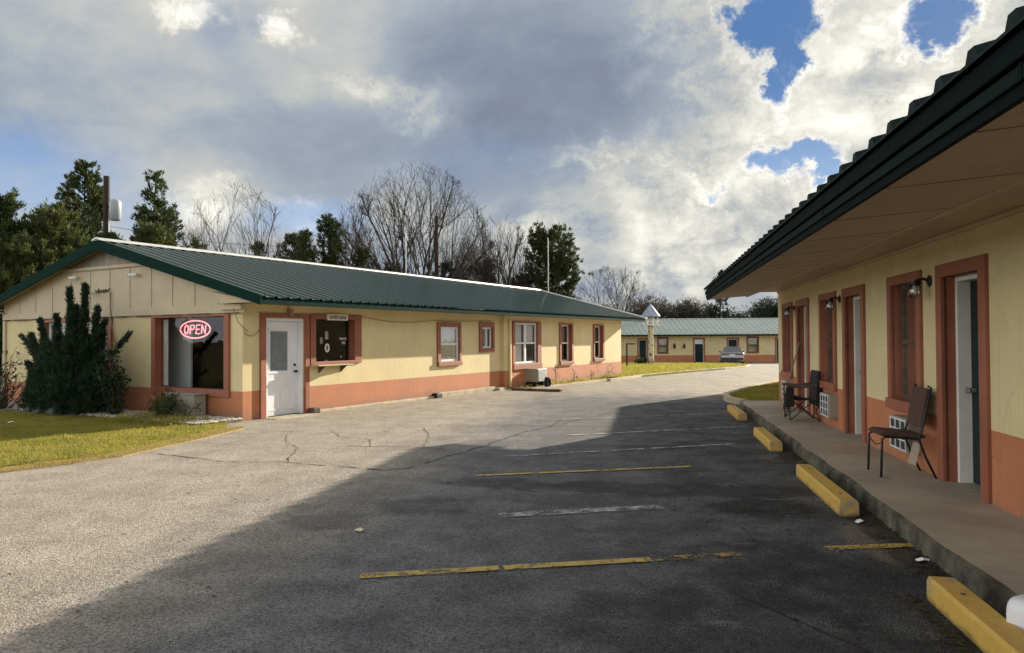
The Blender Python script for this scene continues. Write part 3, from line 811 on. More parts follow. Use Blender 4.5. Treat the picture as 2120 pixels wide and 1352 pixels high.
# downspout, footing, base
mb = MB(fs2); mb.box(20.34,20.43,.06,2.22,.004,.085); mb.build('downspout', M['cream'], office, bevel=0.012)
mb = MB(fs); mb.box(11.86,16.5,-.08,.055,-.01,.13); mb.box(16.5,19.6,-.08,.125,-.01,.10); mb.box(19.6,20.09,-.08,.08,-.01,.24)
mb.build('footing', M['kerbpale'], office, bevel=0.02)

# neon OPEN sign hanging inside the picture window
sg = thing('open_sign', 'pink neon OPEN sign in an oval tube inside the picture window', 'neon sign', (-13.68, 10.24, 1.84), FA)
cx, cz, yy = -13.68, 1.845, 10.235
ring = [(cx+.485*math.cos(2*PI*k/40), yy, cz+.185*math.sin(2*PI*k/40)) for k in range(41)]
MB().tube(ring, .016, 8, False).build('oval_tube', M['neon'], sg, smooth=True)
def P(x, z, l): return (cx+l+x+z*0.12, yy, cz+z)
H2 = .092
let = {
 -.285: [[(.062*math.cos(2*PI*k/16), H2*math.sin(2*PI*k/16)) for k in range(17)]],
 -.095: [[(-.06,-H2),(-.06,H2),(.03,H2),(.06,.065),(.06,.03),(.03,.0),(-.06,.0)]],
 .09: [[(.06,H2),(-.055,H2),(-.055,-H2),(.06,-H2)], [(-.055,0),(.045,0)]],
 .275: [[(-.06,-H2),(-.06,H2),(.06,-H2),(.06,H2)]],
}
for l, strokes in let.items():
    mb = MB()
    for s in strokes: mb.tube([P(x, z, l) for x, z in s], .0145, 8)
    mb.build('letter', M['neon'], sg, smooth=False)
mb = MB(); mb.box(cx-.42,cx+.42,yy+.03,yy+.045,cz-.012,cz+.012); mb.box(cx-.30,cx-.29,yy+.03,yy+.04,cz,cz+.26); mb.box(cx+.29,cx+.30,yy+.03,yy+.04,cz,cz+.26)
mb.build('hanger', M['black'], sg)

# small sign over the service window
s2 = thing('hanging_sign', 'small weathered white framed sign above the service window', 'sign', (XA+.07, 12.65, 2.06), FA)
mb = MB(fs); frame_boards(mb, (12.36,13.02,2.05,2.19), (12.40,12.98,2.075,2.165), .055, .085); mb.build('frame', M['white'], s2)
mb = MB(fs); mb.box(12.39,12.99,2.07,2.17,.062,.072); mb.build('board', paint('stained_board', (0.34,0.30,0.26), .8, .5, 14), s2)

# fittings on the gable
def security_camera(x, z, lab):
    t = thing('security_camera', lab, 'security camera', (x, YA-.03, z), FA, 'security cameras on the office gable')
    mb = MB(); mb.tube([(x,YA-.035,z),(x,YA-.10,z)], .018, 8); mb.build('bracket', M['whiteplastic'], t)
    mb = MB(); mb.tube([(x+.05,YA-.10,z-.005),(x-.12,YA-.17,z-.02)], .037, 10); mb.build('housing', M['whiteplastic'], t, smooth=False)
    mb = MB(); mb.tube([(x-.118,YA-.169,z-.02),(x-.135,YA-.176,z-.022)], .03, 10); mb.build('lens', M['black'], t)
    return t
security_camera(-17.7, 3.12, 'small white security camera under the collar board at the left')
security_camera(-15.37, 3.08, 'small white security camera on the gable right of the peak')
t = thing('flood_light', 'white flood light with dark coiled cable above the juniper', 'light', (-16.9, YA-.03, 2.75), FA)
mb = MB(); mb.tube([(-17.0,YA-.03,2.74),(-17.0,YA-.16,2.74)], .03, 8); mb.tube([(-17.0,YA-.16,2.75),(-17.07,YA-.24,2.72)], [.05,.075], 12); mb.build('lamp_head', M['whiteplastic'], t)
mb = MB(); rg = random.Random(8)
pts = [(-16.95+k*.026, YA-.05-.03*rg.random(), 2.76+.035*math.sin(k*1.3)+.02*math.cos(k*2.1)) for k in range(22)]
mb.tube(pts, .012, 5); mb.build('cable', M['black'], t)
t = MB(); pts = [(-16.33,YA-.07,2.72),(-16.38,YA-.05,2.6),(-16.33,YA-.075,2.32),(-16.33,YA-.075,2.16),(-16.26,YA-.02,1.6),(-16.14,YA-.02,1.0),(-16.10,YA-.02,.5),(-16.2,YA-.05,.1)]
o = t.tube(pts, .014, 6).build('cable', M['cable'], p0=(-16.2,YA-.05,.1), frame=FA); tag(o, 'tan cable running down the gable wall right of the juniper window', 'cable')
t = MB(); t.tube([(XA-.12,YA-.13,2.24),(XA-.02,YA-.08,1.95),(XA+.03,YA+.1,1.78)], .009, 5); t.tube([(XA+.012,YA+.03,1.76)]+[(XA+.012,YA+.03+.43*k/10,1.76-.12*math.sin(PI*k/10)+.12*k/10) for k in range(1,11)], .008, 5)
o = t.build('cable', M['cable'], p0=(XA,YA,1.7), frame=FA); tag(o, 'thin looped cable at the office corner beside the white door', 'cable')
t = MB(); t.tube([(XA+.03, 13.4+.35*k, 2.17-.10*math.sin(PI*min(1,k/9))-.005*k) for k in range(10)]+[(XA+.03, 17.0+.5*k, 2.10+.01*k) for k in range(6)], .009, 5)
o = t.build('cable', M['cable'], p0=(XA,13.4,2.1), frame=FA); tag(o, 'sagging cable along the top of the side wall past the service window', 'cable')
t = thing('door_light', 'small brass coloured light fixture above the white office door', 'wall lamp', (XA+.03, 11.25, 2.2), FA)
mb = MB(fs); mb.box(11.20,11.30,2.18,2.28,.04,.08); mb.build('backplate', M['cable'], t); mb = MB(); mb.tube([(XA+.14,11.25,2.26),(XA+.14,11.25,2.12)], [.045,.03], 10); mb.tube([(XA+.07,11.25,2.25),(XA+.14,11.25,2.25)], .012, 6); mb.build('lamp_shade', M['cable'], t)

# air conditioner of the office, hose coil, timber
t = thing('air_conditioner', 'beige box air conditioner below the double white window', 'air conditioner', (-11.6, 21.8, 0.13), FA)
mb = MB(); mb.box(X2-.02, -11.42, 21.45, 22.12, .17, .60); mb.build('case', M['greyplastic'], t, bevel=0.015)
mb = MB()
for k in range(9): mb.box(-11.418, -11.405, 21.50, 22.07, .205+k*.042, .225+k*.042)
mb.build('grille', M['greypanel'], t)
for y in (21.5, 22.02): MB().box(X2-.02,-11.5,y,y+.04,.02,.17).build('bracket', M['black'], t)
mb = MB()
for q in range(4):
    r0 = .17-.005*q
    mb.tube([(-11.25+q*.035, 21.72+.11*math.cos(2*PI*k/24), .155+r0*math.sin(2*PI*k/24)) for k in range(25)], .02, 6, False)
o = mb.build('hose_coil', M['rubber'], p0=(-11.25,21.72,0), frame=FA, smooth=True); tag(o, 'coiled black hose standing under the beige air conditioner', 'hose')
mb = MB(); mb.prism([(-11.62,20.2,-.02),(-11.45,20.2,-.02),(-11.45,20.2,.085),(-11.62,20.2,.085)], (1.15,1.55,0)) if False else mb.box(-11.55,-9.85,19.93,20.08,-.03,.07)
o = mb.build('landscape_timber', M['wood'], p0=(-10.7,20,0), frame=FA, bevel=0.012); tag(o, 'dark landscape timber lying on the asphalt below the downspout', 'timber')
mb = MB(); mb.box(-11.98,-11.80,16.35,16.62,0.0,.13); o = mb.build('concrete_block', M['rubber'], p0=(-11.9,16.5,0), frame=FA, bevel=0.02); tag(o, 'small black block at the foot of the terracotta wall under the second window', 'block')
mb = MB(); mb.box(-11.98,-11.80,11.80,12.0,0.0,.12); o = mb.build('door_stop', M['wood'], p0=(-11.9,11.9,0), frame=FA, bevel=0.02); tag(o, 'small brown block on the ground beside the white door', 'block')
mb = MB(); mb.box(-13.95,-13.02,9.72,10.0,0.02,.50); mb.box(-13.99,-12.98,9.69,10.03,.50,.53)
o = mb.build('utility_box', M['greyplastic'], p0=(-13.5,9.85,0), frame=FA, bevel=0.015); tag(o, 'beige box with a flat lid under the picture window', 'utility box')

# ------------------------------------------------------------------ NEAR MOTEL WING (right)
XB, YB0, YB1, XBR = 2.94, -4.0, 17.95, 10.6
fb = lambda s, t, w: (XB-w, s, t)
motel = thing('motel_building', 'near cream and terracotta motel wing with deep tan soffit and dark green roof edge', 'building', (XB, YB0, 0.0), FB)
DB, ZB = 0.79, 2.66
units = [7.15, 10.92, 14.56, 3.42]                 # near edge of each unit's door trim
doors = [(u, u+1.15) for u in units]; wins = [(u+1.60, u+2.74) for u in units]
ops = []
for (a, b), (c, d) in zip(doors, wins):
    ops += [(a+.15, b-.14, .10, 2.21, M['trim']), (c+.14, d-.12, .86, 2.23, M['trim'])]
mb = MB(fb); wall_mesh(mb, YB0, YB1, -0.05, ZB, DB, ops, M['terracotta'], M['cream'], 0.25)
mb.fn = None; mb.use(M['cream'])
mb.poly([(XB,YB1,DB),(XBR,YB1,DB),(XBR,YB1,ZB),(XB,YB1,ZB)]); mb.poly([(XBR,YB0,-.1),(XBR,YB1,-.1),(XBR,YB1,ZB),(XBR,YB0,ZB)]); mb.poly([(XB,YB0,-.1),(XBR,YB0,-.1),(XBR,YB0,ZB),(XB,YB0,ZB)])
RXB, ZEB, ZRB, EXB, EXR, BY1 = 6.77, 2.73, 4.05, 1.33, 12.2, 17.85
mb.poly([(XB,YB1-.12,ZB),(XBR,YB1-.12,ZB),(RXB,YB1-.12,3.9)])
mb.use(M['terracotta']); mb.poly([(XB,YB1,-.1),(XBR,YB1,-.1),(XBR,YB1,DB),(XB,YB1,DB)])
mb.build('wall', M['cream'], motel)
mb = MB(); mb.poly([(XB+.3,YB0,.13),(XBR,YB0,.13),(XBR,YB1,.13),(XB+.3,YB1,.13)]); mb.poly([(XB+2.6,YB0,.16),(XB+2.6,YB1,.16),(XB+2.6,YB1,2.6),(XB+2.6,YB0,2.6)])
for u in units: mb.poly([(XB+.27,u-.3,.16),(XB+2.6,u-.3,.16),(XB+2.6,u-.3,2.6),(XB+.27,u-.3,2.6)])
mb.poly([(XB+.02,YB0,2.6),(XBR,YB0,2.6),(XBR,YB1,2.6),(XB+.02,YB1,2.6)])
mb.build('interior', M['dark_inside'], motel)
prof = rib_profile(YB0, BY1+.04, 0.34, 0.048, .06, .11)
mb = MB(); slope(mb, prof, EXB-.06, RXB, ZEB-.015, ZRB); slope(mb, prof, EXR+.06, RXB, ZEB-.015, ZRB)
vs = []
for (p, h) in prof: vs += [(EXB-.06, p, ZEB-.03), (EXB-.06, p, ZEB-.015+h)]
mb.add(vs, [(2*k, 2*k+2, 2*k+3, 2*k+1) for k in range(len(prof)-1)])
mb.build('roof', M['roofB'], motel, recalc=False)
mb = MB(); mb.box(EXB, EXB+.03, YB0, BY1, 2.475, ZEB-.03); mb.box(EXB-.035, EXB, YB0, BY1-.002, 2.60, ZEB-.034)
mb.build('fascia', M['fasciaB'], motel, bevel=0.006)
mb = MB(); mb.box(EXB-.018, EXB, YB0, BY1-.004, 2.53, 2.59); mb.build('fascia_trim', paint('trim_green', (0.004,0.013,0.012), 0.7, 0.2, 2, spec=0.08), motel, bevel=0.006)
for y in (2.9, 5.95, 9.0, 12.05, 15.1):
    MB().box(EXB-.021, EXB+.002, y, y+.03, 2.527, 2.593).build('trim_joint', M['fasciaB'], motel)
mb = MB()
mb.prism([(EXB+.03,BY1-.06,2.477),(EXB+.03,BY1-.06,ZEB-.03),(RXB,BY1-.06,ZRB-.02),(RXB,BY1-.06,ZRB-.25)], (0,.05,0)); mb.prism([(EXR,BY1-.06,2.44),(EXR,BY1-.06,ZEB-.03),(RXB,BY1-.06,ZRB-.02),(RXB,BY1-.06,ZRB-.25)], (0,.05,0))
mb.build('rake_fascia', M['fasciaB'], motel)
mb = MB()
mb.prism([(EXB+.03,YB0,2.485),(2.20,YB0,2.555),(2.20,YB0,2.575),(EXB+.03,YB0,2.505)], (0,BY1-.07-YB0,0))
mb.box(2.255, XB+.05, YB0, BY1-.07, 2.640, 2.655)
mb.build('soffit', M['soffit'], motel)
mb = MB(); mb.box(2.20, 2.255, YB0, BY1-.065, 2.535, 2.66); mb.box(XB-.05, XB+.01, YB0, BY1-.07, 2.60, 2.639)
mb.build('soffit_trim', M['soffit'], motel, bevel=0.008)
y = 1.0
while y < BY1-.3:
    MB().prism([(EXB+.04,y,2.4825),(2.19,y,2.5515),(2.19,y,2.5545),(EXB+.04,y,2.4855)], (0,.007,0)).build('soffit_joint', M['jointbrown'], motel); y += 1.22 if y < 9 else .61

def motel_door(root, fn, a, b, base, dado_mat=None, leaf=None):
    mb = MB(fn); frame_boards(mb, (a,b,base,2.34), (a+.15,b-.14,base,2.21), -.03, .035, False)
    d = mb.build('door', M['trim'], root, bevel=0.006)
    mb = MB(fn); frame_boards(mb, (a+.152,b-.142,base,2.208), (a+.20,b-.19,base,2.16), -.245, -.10, False); mb.build('frame', M['whitetrim'], d, bevel=0.006)
    mb = MB(fn); mb.box(a+.20,b-.19,base+.01,2.16,-.265,-.225); mb.build('door_leaf', leaf or M['darkdoor'], d)
    handle(d, fn, b-.27, base+.93, -.225, M['galv'], False)
    return d
for (a, b), (c, d) in zip(doors, wins):
    motel_door(motel, fb, a, b, .145)
    sash_window(motel, fb, (c,d,.74,2.34), (c+.14,d-.12,.86,2.23), .035, -.12, M['wood'], fw=.05, sill=True,
                blind=[(c+.2,d-.6,.9,2.2,M['browncurtain']),(d-.62,d-.16,.9,2.2,M['browncurtain'])], glassm=M['glass'])

def wall_lamp(y, lab):
    t = thing('wall_lamp', lab, 'wall lamp', (XB, y, 2.2), FB, 'jar lamps on the motel wall')
    mb = MB(fb); mb.tube([(y,2.20,.0),(y,2.20,.012),(y,2.20,.03)], [.062,.062,.03], 14); mb.tube([(y,2.20,.02),(y,2.225,.06),(y,2.215,.12),(y,2.19,.15)], .016, 8); mb.build('bracket', M['black'], t)
    mb = MB(fb); mb.tube([(y,2.20,.15),(y,2.165,.15)], .058, 14); mb.build('cap', M['black'], t)
    mb = MB(); mb.lathe((XB-.15, y, 2.02), [(.035,0),(.062,.012),(.066,.06),(.066,.11),(.050,.145)], 14); mb.build('lamp_shade', M['jar'], t, smooth=True)
    mb = MB(); mb.lathe((XB-.15, y, 2.06), [(.008,0),(.028,.03),(.026,.055),(.012,.09)], 10); mb.build('bulb', M['whiteplastic'], t, smooth=True)
wall_lamp(8.53, 'glass jar wall lamp between the nearest window and door')
wall_lamp(12.30, 'glass jar wall lamp right of the middle window, by the second door')
wall_lamp(15.95, 'glass jar wall lamp at the far end of the wall by the last window')

def wall_ac(y0, y1, lab):
    t = thing('air_conditioner', lab, 'air conditioner', (XB, (y0+y1)/2, .31), FB, 'through wall air conditioners of the motel')
    mb = MB(fb); mb.box(y0,y1,.31,.69,-.02,.14); mb.build('case', M['greyplastic'], t, bevel=0.012)
    mb = MB(fb); mb.box(y0+.03,y1-.03,.335,.665,.138,.146); mb.build('grille', M['grille'], t)
    mb = MB(fb)
    for k in range(4):
        z = .335+.33*k/3; mb.box(y0+.02,y1-.02,z-.008,z+.008,.145,.153)
    for k in range(4):
        y = y0+.03+(y1-y0-.06)*k/3; mb.box(y-.008,y+.008,.32,.68,.1465,.156)
    mb.build('grid', M['whiteplastic'], t)
wall_ac(8.86, 9.44, 'grey gridded wall air conditioner behind the brown metal chair')
wall_ac(12.50, 13.06, 'grey gridded wall air conditioner below the middle window, by the folding chair')
wall_ac(16.22, 16.76, 'grey gridded wall air conditioner under the farthest window of the near wing')
wall_ac(5.1, 5.68, 'grey gridded wall air conditioner under the window closest to the front of the near wing')

# walkway
def walk():
    rg = random.Random(21)
    ys = np.arange(-4.0, 17.96, 0.14); n = len(ys)
    vs, fs = [], []
    for i, y in enumerate(ys):
        e = 1.99+0.009*math.sin(y*1.7)+.004*math.sin(y*5.3+1)+rg.uniform(-.005,.005)
        if y > 17.3: e += (y-17.3)*.25
        zt = .145
        for (x, z) in ((e-.012, -.05), (e+rg.uniform(-.005,.006), .06), (e+.008, zt-.022+.007*math.sin(y*7)+rg.uniform(-.004,.004)), (e+.04+.012*math.sin(y*4.1), zt), (XB+.26, zt)): vs.append((x, y, z))
    for i in range(n-1):
        for k in range(4):
            fs.append((5*i+k, 5*i+k+1, 5*i+5+k+1, 5*i+5+k))
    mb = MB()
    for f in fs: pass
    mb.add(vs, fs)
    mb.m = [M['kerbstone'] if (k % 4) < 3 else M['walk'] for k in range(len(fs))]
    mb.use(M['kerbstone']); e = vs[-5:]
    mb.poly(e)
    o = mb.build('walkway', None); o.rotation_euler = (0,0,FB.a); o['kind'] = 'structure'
walk()

# wheel stops
def stop(y0, y1, rz, lab, dx=0.0):
    c = (1.745+dx, (y0+y1)/2, 0.004)
    mb = MB(); L = (y1-y0)/2
    prof = [(-.085,0),(-.083,.118),(-.070,.142),(.070,.142),(.083,.118),(.085,0)]
    n = len(prof); k = 12
    rg = random.Random(int(y0*10))
    vs = []
    for i in range(k+1):
        y = -L+2*L*i/k
        for (x, z) in prof: vs.append((c[0]+x+rg.uniform(-.002,.002), c[1]+y, c[2]+z+(rg.uniform(-.003,.002) if z > .1 else 0)))
    fs = [(i*n+j, i*n+j+1, (i+1)*n+j+1, (i+1)*n+j) for i in range(k) for j in range(n-1)]
    fs += [list(range(n)), [k*n+j for j in range(n)][::-1]]
    mb.add(vs, fs)
    o = mb.build('wheel_stop', M['yellow'], p0=c, frame=FB, bevel=0.004)
    for q in (-L+.32, L-.32):
        MB().tube([(c[0],c[1]+q,c[2]+.139),(c[0],c[1]+q,c[2]+.1455)], .014, 10).build('anchor_pin', M['wood'], o)
    o.rotation_euler.z += rz
    tag(o, lab, 'wheel stop', 'yellow wheel stops along the walkway')
stop(3.00, 4.95, 0.0, 'biggest yellow wheel stop, by the white plastic tub at the walkway edge')
stop(7.08, 9.04, 0.004, 'yellow wheel stop on the asphalt opposite the brown metal chair')
stop(10.90, 12.65, -.004, 'yellow wheel stop beside a black drain gap, opposite the folding chair')
stop(14.80, 16.70, 0.006, 'smallest yellow wheel stop, by the curved kerb of the shaded lawn')

# ---- chairs
ch = thing('metal_chair', 'brown upholstered metal stacking chair with a torn tag under its seat', 'chair', (2.64, 8.55, .145), FB)
z0 = .145; ya, yb = 8.32, 8.78
mb = MB(); vs = []
mb.prism([(2.36,ya,z0+.455),(2.42,ya,z0+.475),(2.80,ya,z0+.445),(2.82,ya,z0+.42),(2.78,ya,z0+.405),(2.38,ya,z0+.425)], (0,yb-ya,0)); mb.build('seat', M['brownfab'], ch, bevel=0.015)
mb = MB(); mb.prism([(2.755,ya+.02,z0+.52),(2.785,ya+.02,z0+.52),(2.86,ya+.02,z0+.92),(2.84,ya+.02,z0+.93),(2.825,ya+.02,z0+.91)], (0,yb-ya-.04,0)); mb.build('backrest', M['brownfab'], ch, bevel=0.012)
for y in (ya, yb):
    mb = MB(); mb.tube([(2.37,y,z0),(2.385,y,z0+.40),(2.43,y,z0+.425)], .0125, 8); mb.build('leg', M['black'], ch, smooth=True)
    mb = MB(); mb.tube([(2.90,y,z0),(2.80,y,z0+.22),(2.74,y,z0+.40),(2.77,y,z0+.50),(2.865,y,z0+.93),(2.85,y+(.04 if y==ya else -.04),z0+.945)], .0125, 8); mb.build('leg', M['black'], ch, smooth=True)
mb = MB(); mb.tube([(2.43,ya,z0+.42),(2.75,ya,z0+.40)], .011, 6); mb.tube([(2.43,yb,z0+.42),(2.75,yb,z0+.40)], .011, 6); mb.tube([(2.385,ya,z0+.36),(2.385,(ya+yb)/2,z0+.31),(2.385,yb,z0+.36)], .007, 6); mb.tube([(2.74,ya,z0+.40),(2.74,yb,z0+.40)], .011, 6); mb.build('seat_frame', M['black'], ch)
mb = MB(); mb.prism([(2.70,8.36,z0+.37),(2.77,8.36,z0+.35),(2.72,8.365,z0+.12),(2.64,8.365,z0+.15)], (0,.004,0)); mb.build('torn_tag', M['paper'], ch)

cc = thing('folding_chair', 'dark folding camp chair with tall back and hanging side pocket', 'chair', (2.62, 13.75, .145), FB)
ya, yb = 13.50, 14.02
mb = MB(); n = 8; vs = []
for i in range(n+1):
    t = i/n
    for j in range(5):
        s = j/4; y = ya+(yb-ya)*s
        vs.append((2.38+.44*t, y, z0+.46-.10*t-.07*math.sin(PI*s)*math.sin(PI*min(1,t+.2))))
mb.add(vs, [(i*5+j, i*5+j+1, i*5+5+j+1, i*5+5+j) for i in range(n) for j in range(4)])
o = mb.build('seat', M['darkfab'], cc, smooth=True); o.modifiers.new('thick','SOLIDIFY').thickness = .012
mb = MB(); mb.prism([(2.80,ya-.02,z0+.28),(2.85,ya-.02,z0+.26),(2.895,ya-.02,z0+.86),(2.87,ya-.02,z0+.88),(2.84,ya-.02,z0+.85)], (0,yb-ya+.04,0)); mb.build('backrest', M['darkfab'], cc, bevel=0.012)
for y in (ya, yb):
    mb = MB(); mb.tube([(2.36,y,z0+.62),(2.55,y,z0+.60),(2.86,y,z0+.63)], [.022,.028,.02], 8); mb.build('armrest', M['wood'], cc)
    mb = MB(); mb.tube([(2.39,y,z0+.02),(2.385,y,z0+.62)], .010, 6); mb.tube([(2.40,y,z0+.03),(2.85,y,z0+.42)], .010, 6); mb.tube([(2.88,y,z0+.01),(2.40,y,z0+.40)], .010, 6); mb.tube([(2.885,y,z0+.01),(2.885,y,z0+.86)], .010, 6); mb.build('leg', M['black'], cc)
mb = MB(); mb.tube([(2.40,ya,z0+.03),(2.40,yb,z0+.40)], .010, 6); mb.tube([(2.40,yb,z0+.03),(2.40,ya,z0+.40)], .010, 6); mb.tube([(2.87,ya,z0+.03),(2.87,yb,z0+.30)], .010, 6); mb.tube([(2.87,yb,z0+.03),(2.87,ya,z0+.30)], .010, 6); mb.build('crossbar', M['black'], cc)
mb = MB(); mb.prism([(2.33,ya-.03,z0+.60),(2.46,ya-.03,z0+.60),(2.46,ya-.03,z0+.26),(2.30,ya-.03,z0+.25)], (0,.05,0)); mb.build('side_pocket', M['darkfab'], cc, bevel=0.015)
mb = MB(); mb.prism([(2.40,ya+.05,z0+.30),(2.66,ya+.1,z0+.14),(2.70,ya+.1,z0+.2),(2.62,ya+.05,z0+.34)], (0,.006,0)); 
br = thing('broom', 'pale broom handle leaning on the wall behind the folding chair', 'broom', (2.72, 15.75, .145), FB)
mb = MB(); mb.tube([(2.70,15.85,z0+.25),(2.92,15.40,1.50)], .014, 8); mb.build('handle', M['cable'], br)
mb = MB(); mb.prism([(2.62,15.78,z0),(2.80,15.88,z0),(2.76,15.90,z0+.26),(2.67,15.80,z0+.26)], (0.02,-.04,0)); mb.build('broom_head', M['cable'], br)

# ---- white plastic tub and bits at the walkway edge
tb = thing('plastic_tub', 'white plastic tub lying on its side at the walkway edge', 'tub', (2.0, 3.95, .07), FB)
mb = MB(); a, b = Vector((1.865,4.30,.165)), Vector((2.25,3.83,.17)); d = (b-a).normalized(); sx = d.cross(Vector((0,0,1))).normalized()
def rr(c, w, h, r, n=5):
    out = []
    for (qx, qz, a0) in ((1,1,0),(-1,1,90),(-1,-1,180),(1,-1,270)):
        for k in range(n):
            an = R(a0+90*k/(n-1)); out.append(c+sx*(qx*(w/2-r)+r*math.cos(an))+Vector((0,0,qz*(h/2-r)+r*math.sin(an))))
    return out
secs = [rr(a+d*t, w, h, r) for t, w, h, r in ((0,.15,.15,.05),(.006,.18,.185,.06),(.03,.20,.205,.06),(.50,.21,.215,.06),(.515,.235,.24,.06),(.54,.235,.24,.06))]
vs = [p for s in secs for p in s]; n = 20
mb.add(vs, [(i*n+k, i*n+(k+1) % n, (i+1)*n+(k+1) % n, (i+1)*n+k) for i in range(5) for k in range(n)] + [list(range(n))])
mb.build('body', M['whiteplastic'], tb, smooth=True)
cu = MB(); cu.lathe((1.80,3.94,.15), [(.028,0),(.033,.03),(.034,.05),(.044,.09),(.043,.095)], 9)
m_clear = glass('clear_plastic', (.8,.8,.8), 2.0)
o = cu.build('plastic_cup', m_clear, p0=(1.80,3.94,.15), frame=FB); o.rotation_euler.x = .25; tag(o, 'crumpled clear plastic cup standing on the biggest wheel stop', 'cup')

def litter(x, y, s, mat, lab, cat, seed, frame=FB, z=.008):
    rg = random.Random(seed); mb = MB(); vs = []
    for k in range(9):
        a = 2*PI*k/9; r = s*rg.uniform(.5,1.1); vs.append((x+r*math.cos(a), y+r*.6*math.sin(a), z+rg.uniform(0,.02)))
    vs.append((x, y, z+.03)); mb.add(vs, [(k, (k+1) % 9, 9) for k in range(9)])
    o = mb.build('litter', mat, p0=(x,y,z), frame=frame); tag(o, lab, cat)
litter(1.78, 6.86, .055, M['whiteplastic'], 'crumpled white scrap on the asphalt by the end of the middle wheel stop', 'litter', 1)
litter(1.90, 5.75, .05, M['whiteplastic'], 'torn pale scrap at the kerb near the short yellow line', 'litter', 2)
litter(-2.4, 5.9, .05, M['paper'], 'flattened pale scrap on the open asphalt left of the stalls', 'litter', 3)
litter(-9.6, 14.2, .10, M['whiteplastic'], 'white scrap lying on the shaded lawn', 'litter', 4, FW, .06)

def debris():
    rg = np.random.default_rng(31); V, F = [], []
    for k in range(2600):
        y = rg.uniform(1.5, 14.0)
        x = 1.985-abs(rg.normal(0, .085)) if rg.random() < .75 else rg.uniform(.2, 1.9)
        if rg.random() < .25: y = rg.uniform(1.5, 5.0); x = 1.62-abs(rg.normal(0, .07))
        s = rg.uniform(.004, .017); a = rg.uniform(0, 2*PI); o = len(V); e = rg.uniform(1, 2.6)
        for (p, q, r) in ((1,0,0),(-1,0,0),(0,.6,0),(0,-.6,0),(0,0,.6)):
            V.append((x+s*(p*e*math.cos(a)-q*math.sin(a)), y+s*(p*e*math.sin(a)+q*math.cos(a)), .008+r*s))
        F += [(o,o+2,o+4),(o+2,o+1,o+4),(o+1,o+3,o+4),(o+3,o,o+4)]
    o = raw_mesh('debris', V, F, M['deadleaf']); o.rotation_euler = (0,0,FB.a); o['kind'] = 'stuff'; tag(o, 'leaf and grit debris gathered along the walkway kerb', 'debris')
debris()
def leaves():
    rg = np.random.default_rng(77); V, F = [], []
    for k in range(420):
        y = rg.uniform(2.5, 17); x = rg.uniform(-5.5, 1.9); s = rg.uniform(.008, .026); a = rg.uniform(0, 6.28); o = len(V)
        for p, q, r in ((-1,0,.1),(0,.5,.35),(1,0,.05),(0,-.5,.2)): V.append((x+s*(p*math.cos(a)-q*math.sin(a)), y+s*(p*math.sin(a)+q*math.cos(a)), .007+s*r))
        F.append((o,o+1,o+2,o+3))
    o = raw_mesh('fallen_leaves', V, F, M['deadleaf']); o.rotation_euler = (0,0,FB.a); o['kind'] = 'stuff'; tag(o, 'scattered dry leaf bits over the asphalt', 'leaves')
leaves()

# ------------------------------------------------------------------ unseen outbuilding added past the near wing to cast shade on lawn and lot
X3, Y3 = 4.42, 20.3
w3 = thing('shadow_outbuilding', 'unseen cream outbuilding added to cast shade past the near motel wing', 'building', (X3, Y3, 0.0), FB)
mb = MB()
mb.use(M['cream']); mb.box(X3, X3+6, Y3, Y3+5.2, .6, 2.9); mb.use(M['terracotta']); mb.box(X3, X3+6, Y3, Y3+5.2, -.3, .599); mb.build('wall', M['cream'], w3)
prof = rib_profile(Y3-.05, Y3+5.25, .32, .04)
mb = MB(); slope(mb, prof, X3-.05, X3+3, 2.93, 3.6); slope(mb, prof, X3+6.05, X3+3, 2.93, 3.6)
mb.poly([(X3,Y3+.01,2.9),(X3+6,Y3+.01,2.9),(X3+3,Y3+.01,3.59)]); mb.poly([(X3,Y3+5.19,2.9),(X3+6,Y3+5.19,2.9),(X3+3,Y3+5.19,3.59)]); mb.build('roof', M['roofB'], w3, recalc=False)
mb = MB(); mb.box(X3+2, X3+2.9, Y3-.03, Y3+.02, 0, 2.05); dd = mb.build('door', M['darkdoor'], w3, bevel=.01)

# ------------------------------------------------------------------ FAR MOTEL ROW
YC = 65.0; GC = zg(YC)
far = thing('motel_building', 'far low motel row with pale green ribbed roof across the lot', 'building', (16, YC, GC), FW)
fc = lambda s, t, w: (s, YC-w, t)
fdoors = [(4.3,5.3),(11.0,11.95),(15.9,16.95),(18.85,19.95),(23.1,24.1),(27.0,28.0)]
fwins = [(7.4,8.5),(12.75,13.75),(20.6,21.7),(25.0,26.1)]
ops = [(a+.12,b-.12,GC,1.42,M['trim']) for a,b in fdoors]+[(a+.1,b-.1,.25,1.55,M['trim']) for a,b in fwins]
mb = MB(fc); wall_mesh(mb, 2.0, 32.0, GC-.3, 1.75, 0.02, ops, M['terracotta'], M['cream'], .2)
mb.fn = None; mb.use(M['cream']); mb.box(2.0,32.0,YC+.5,YC+7,GC-.3,1.75); mb.build('wall', M['cream'], far)
prof = rib_profile(1.4, 32.6, .45, .085, .05, .10)
mb = MB(); slope(mb, prof, YC-1.0, YC+3.6, 1.84, 3.28, 'x'); slope(mb, prof, YC+8, YC+3.6, 1.84, 3.28, 'x'); mb.build('roof', M['roofC'], far, recalc=False)
mb = MB(); mb.box(1.4,32.6,YC-1.0,YC-.96,1.70,1.83); mb.build('fascia', M['fascia'], far)
mb = MB(); mb.box(1.4,32.6,YC-.96,YC,1.725,1.745); mb.build('soffit', M['soffit'], far)
mb = MB(); mb.box(1.4,32.6,YC+3.45,YC+3.75,3.27,3.34); mb.build('ridge_cap', M['ridge'], far)
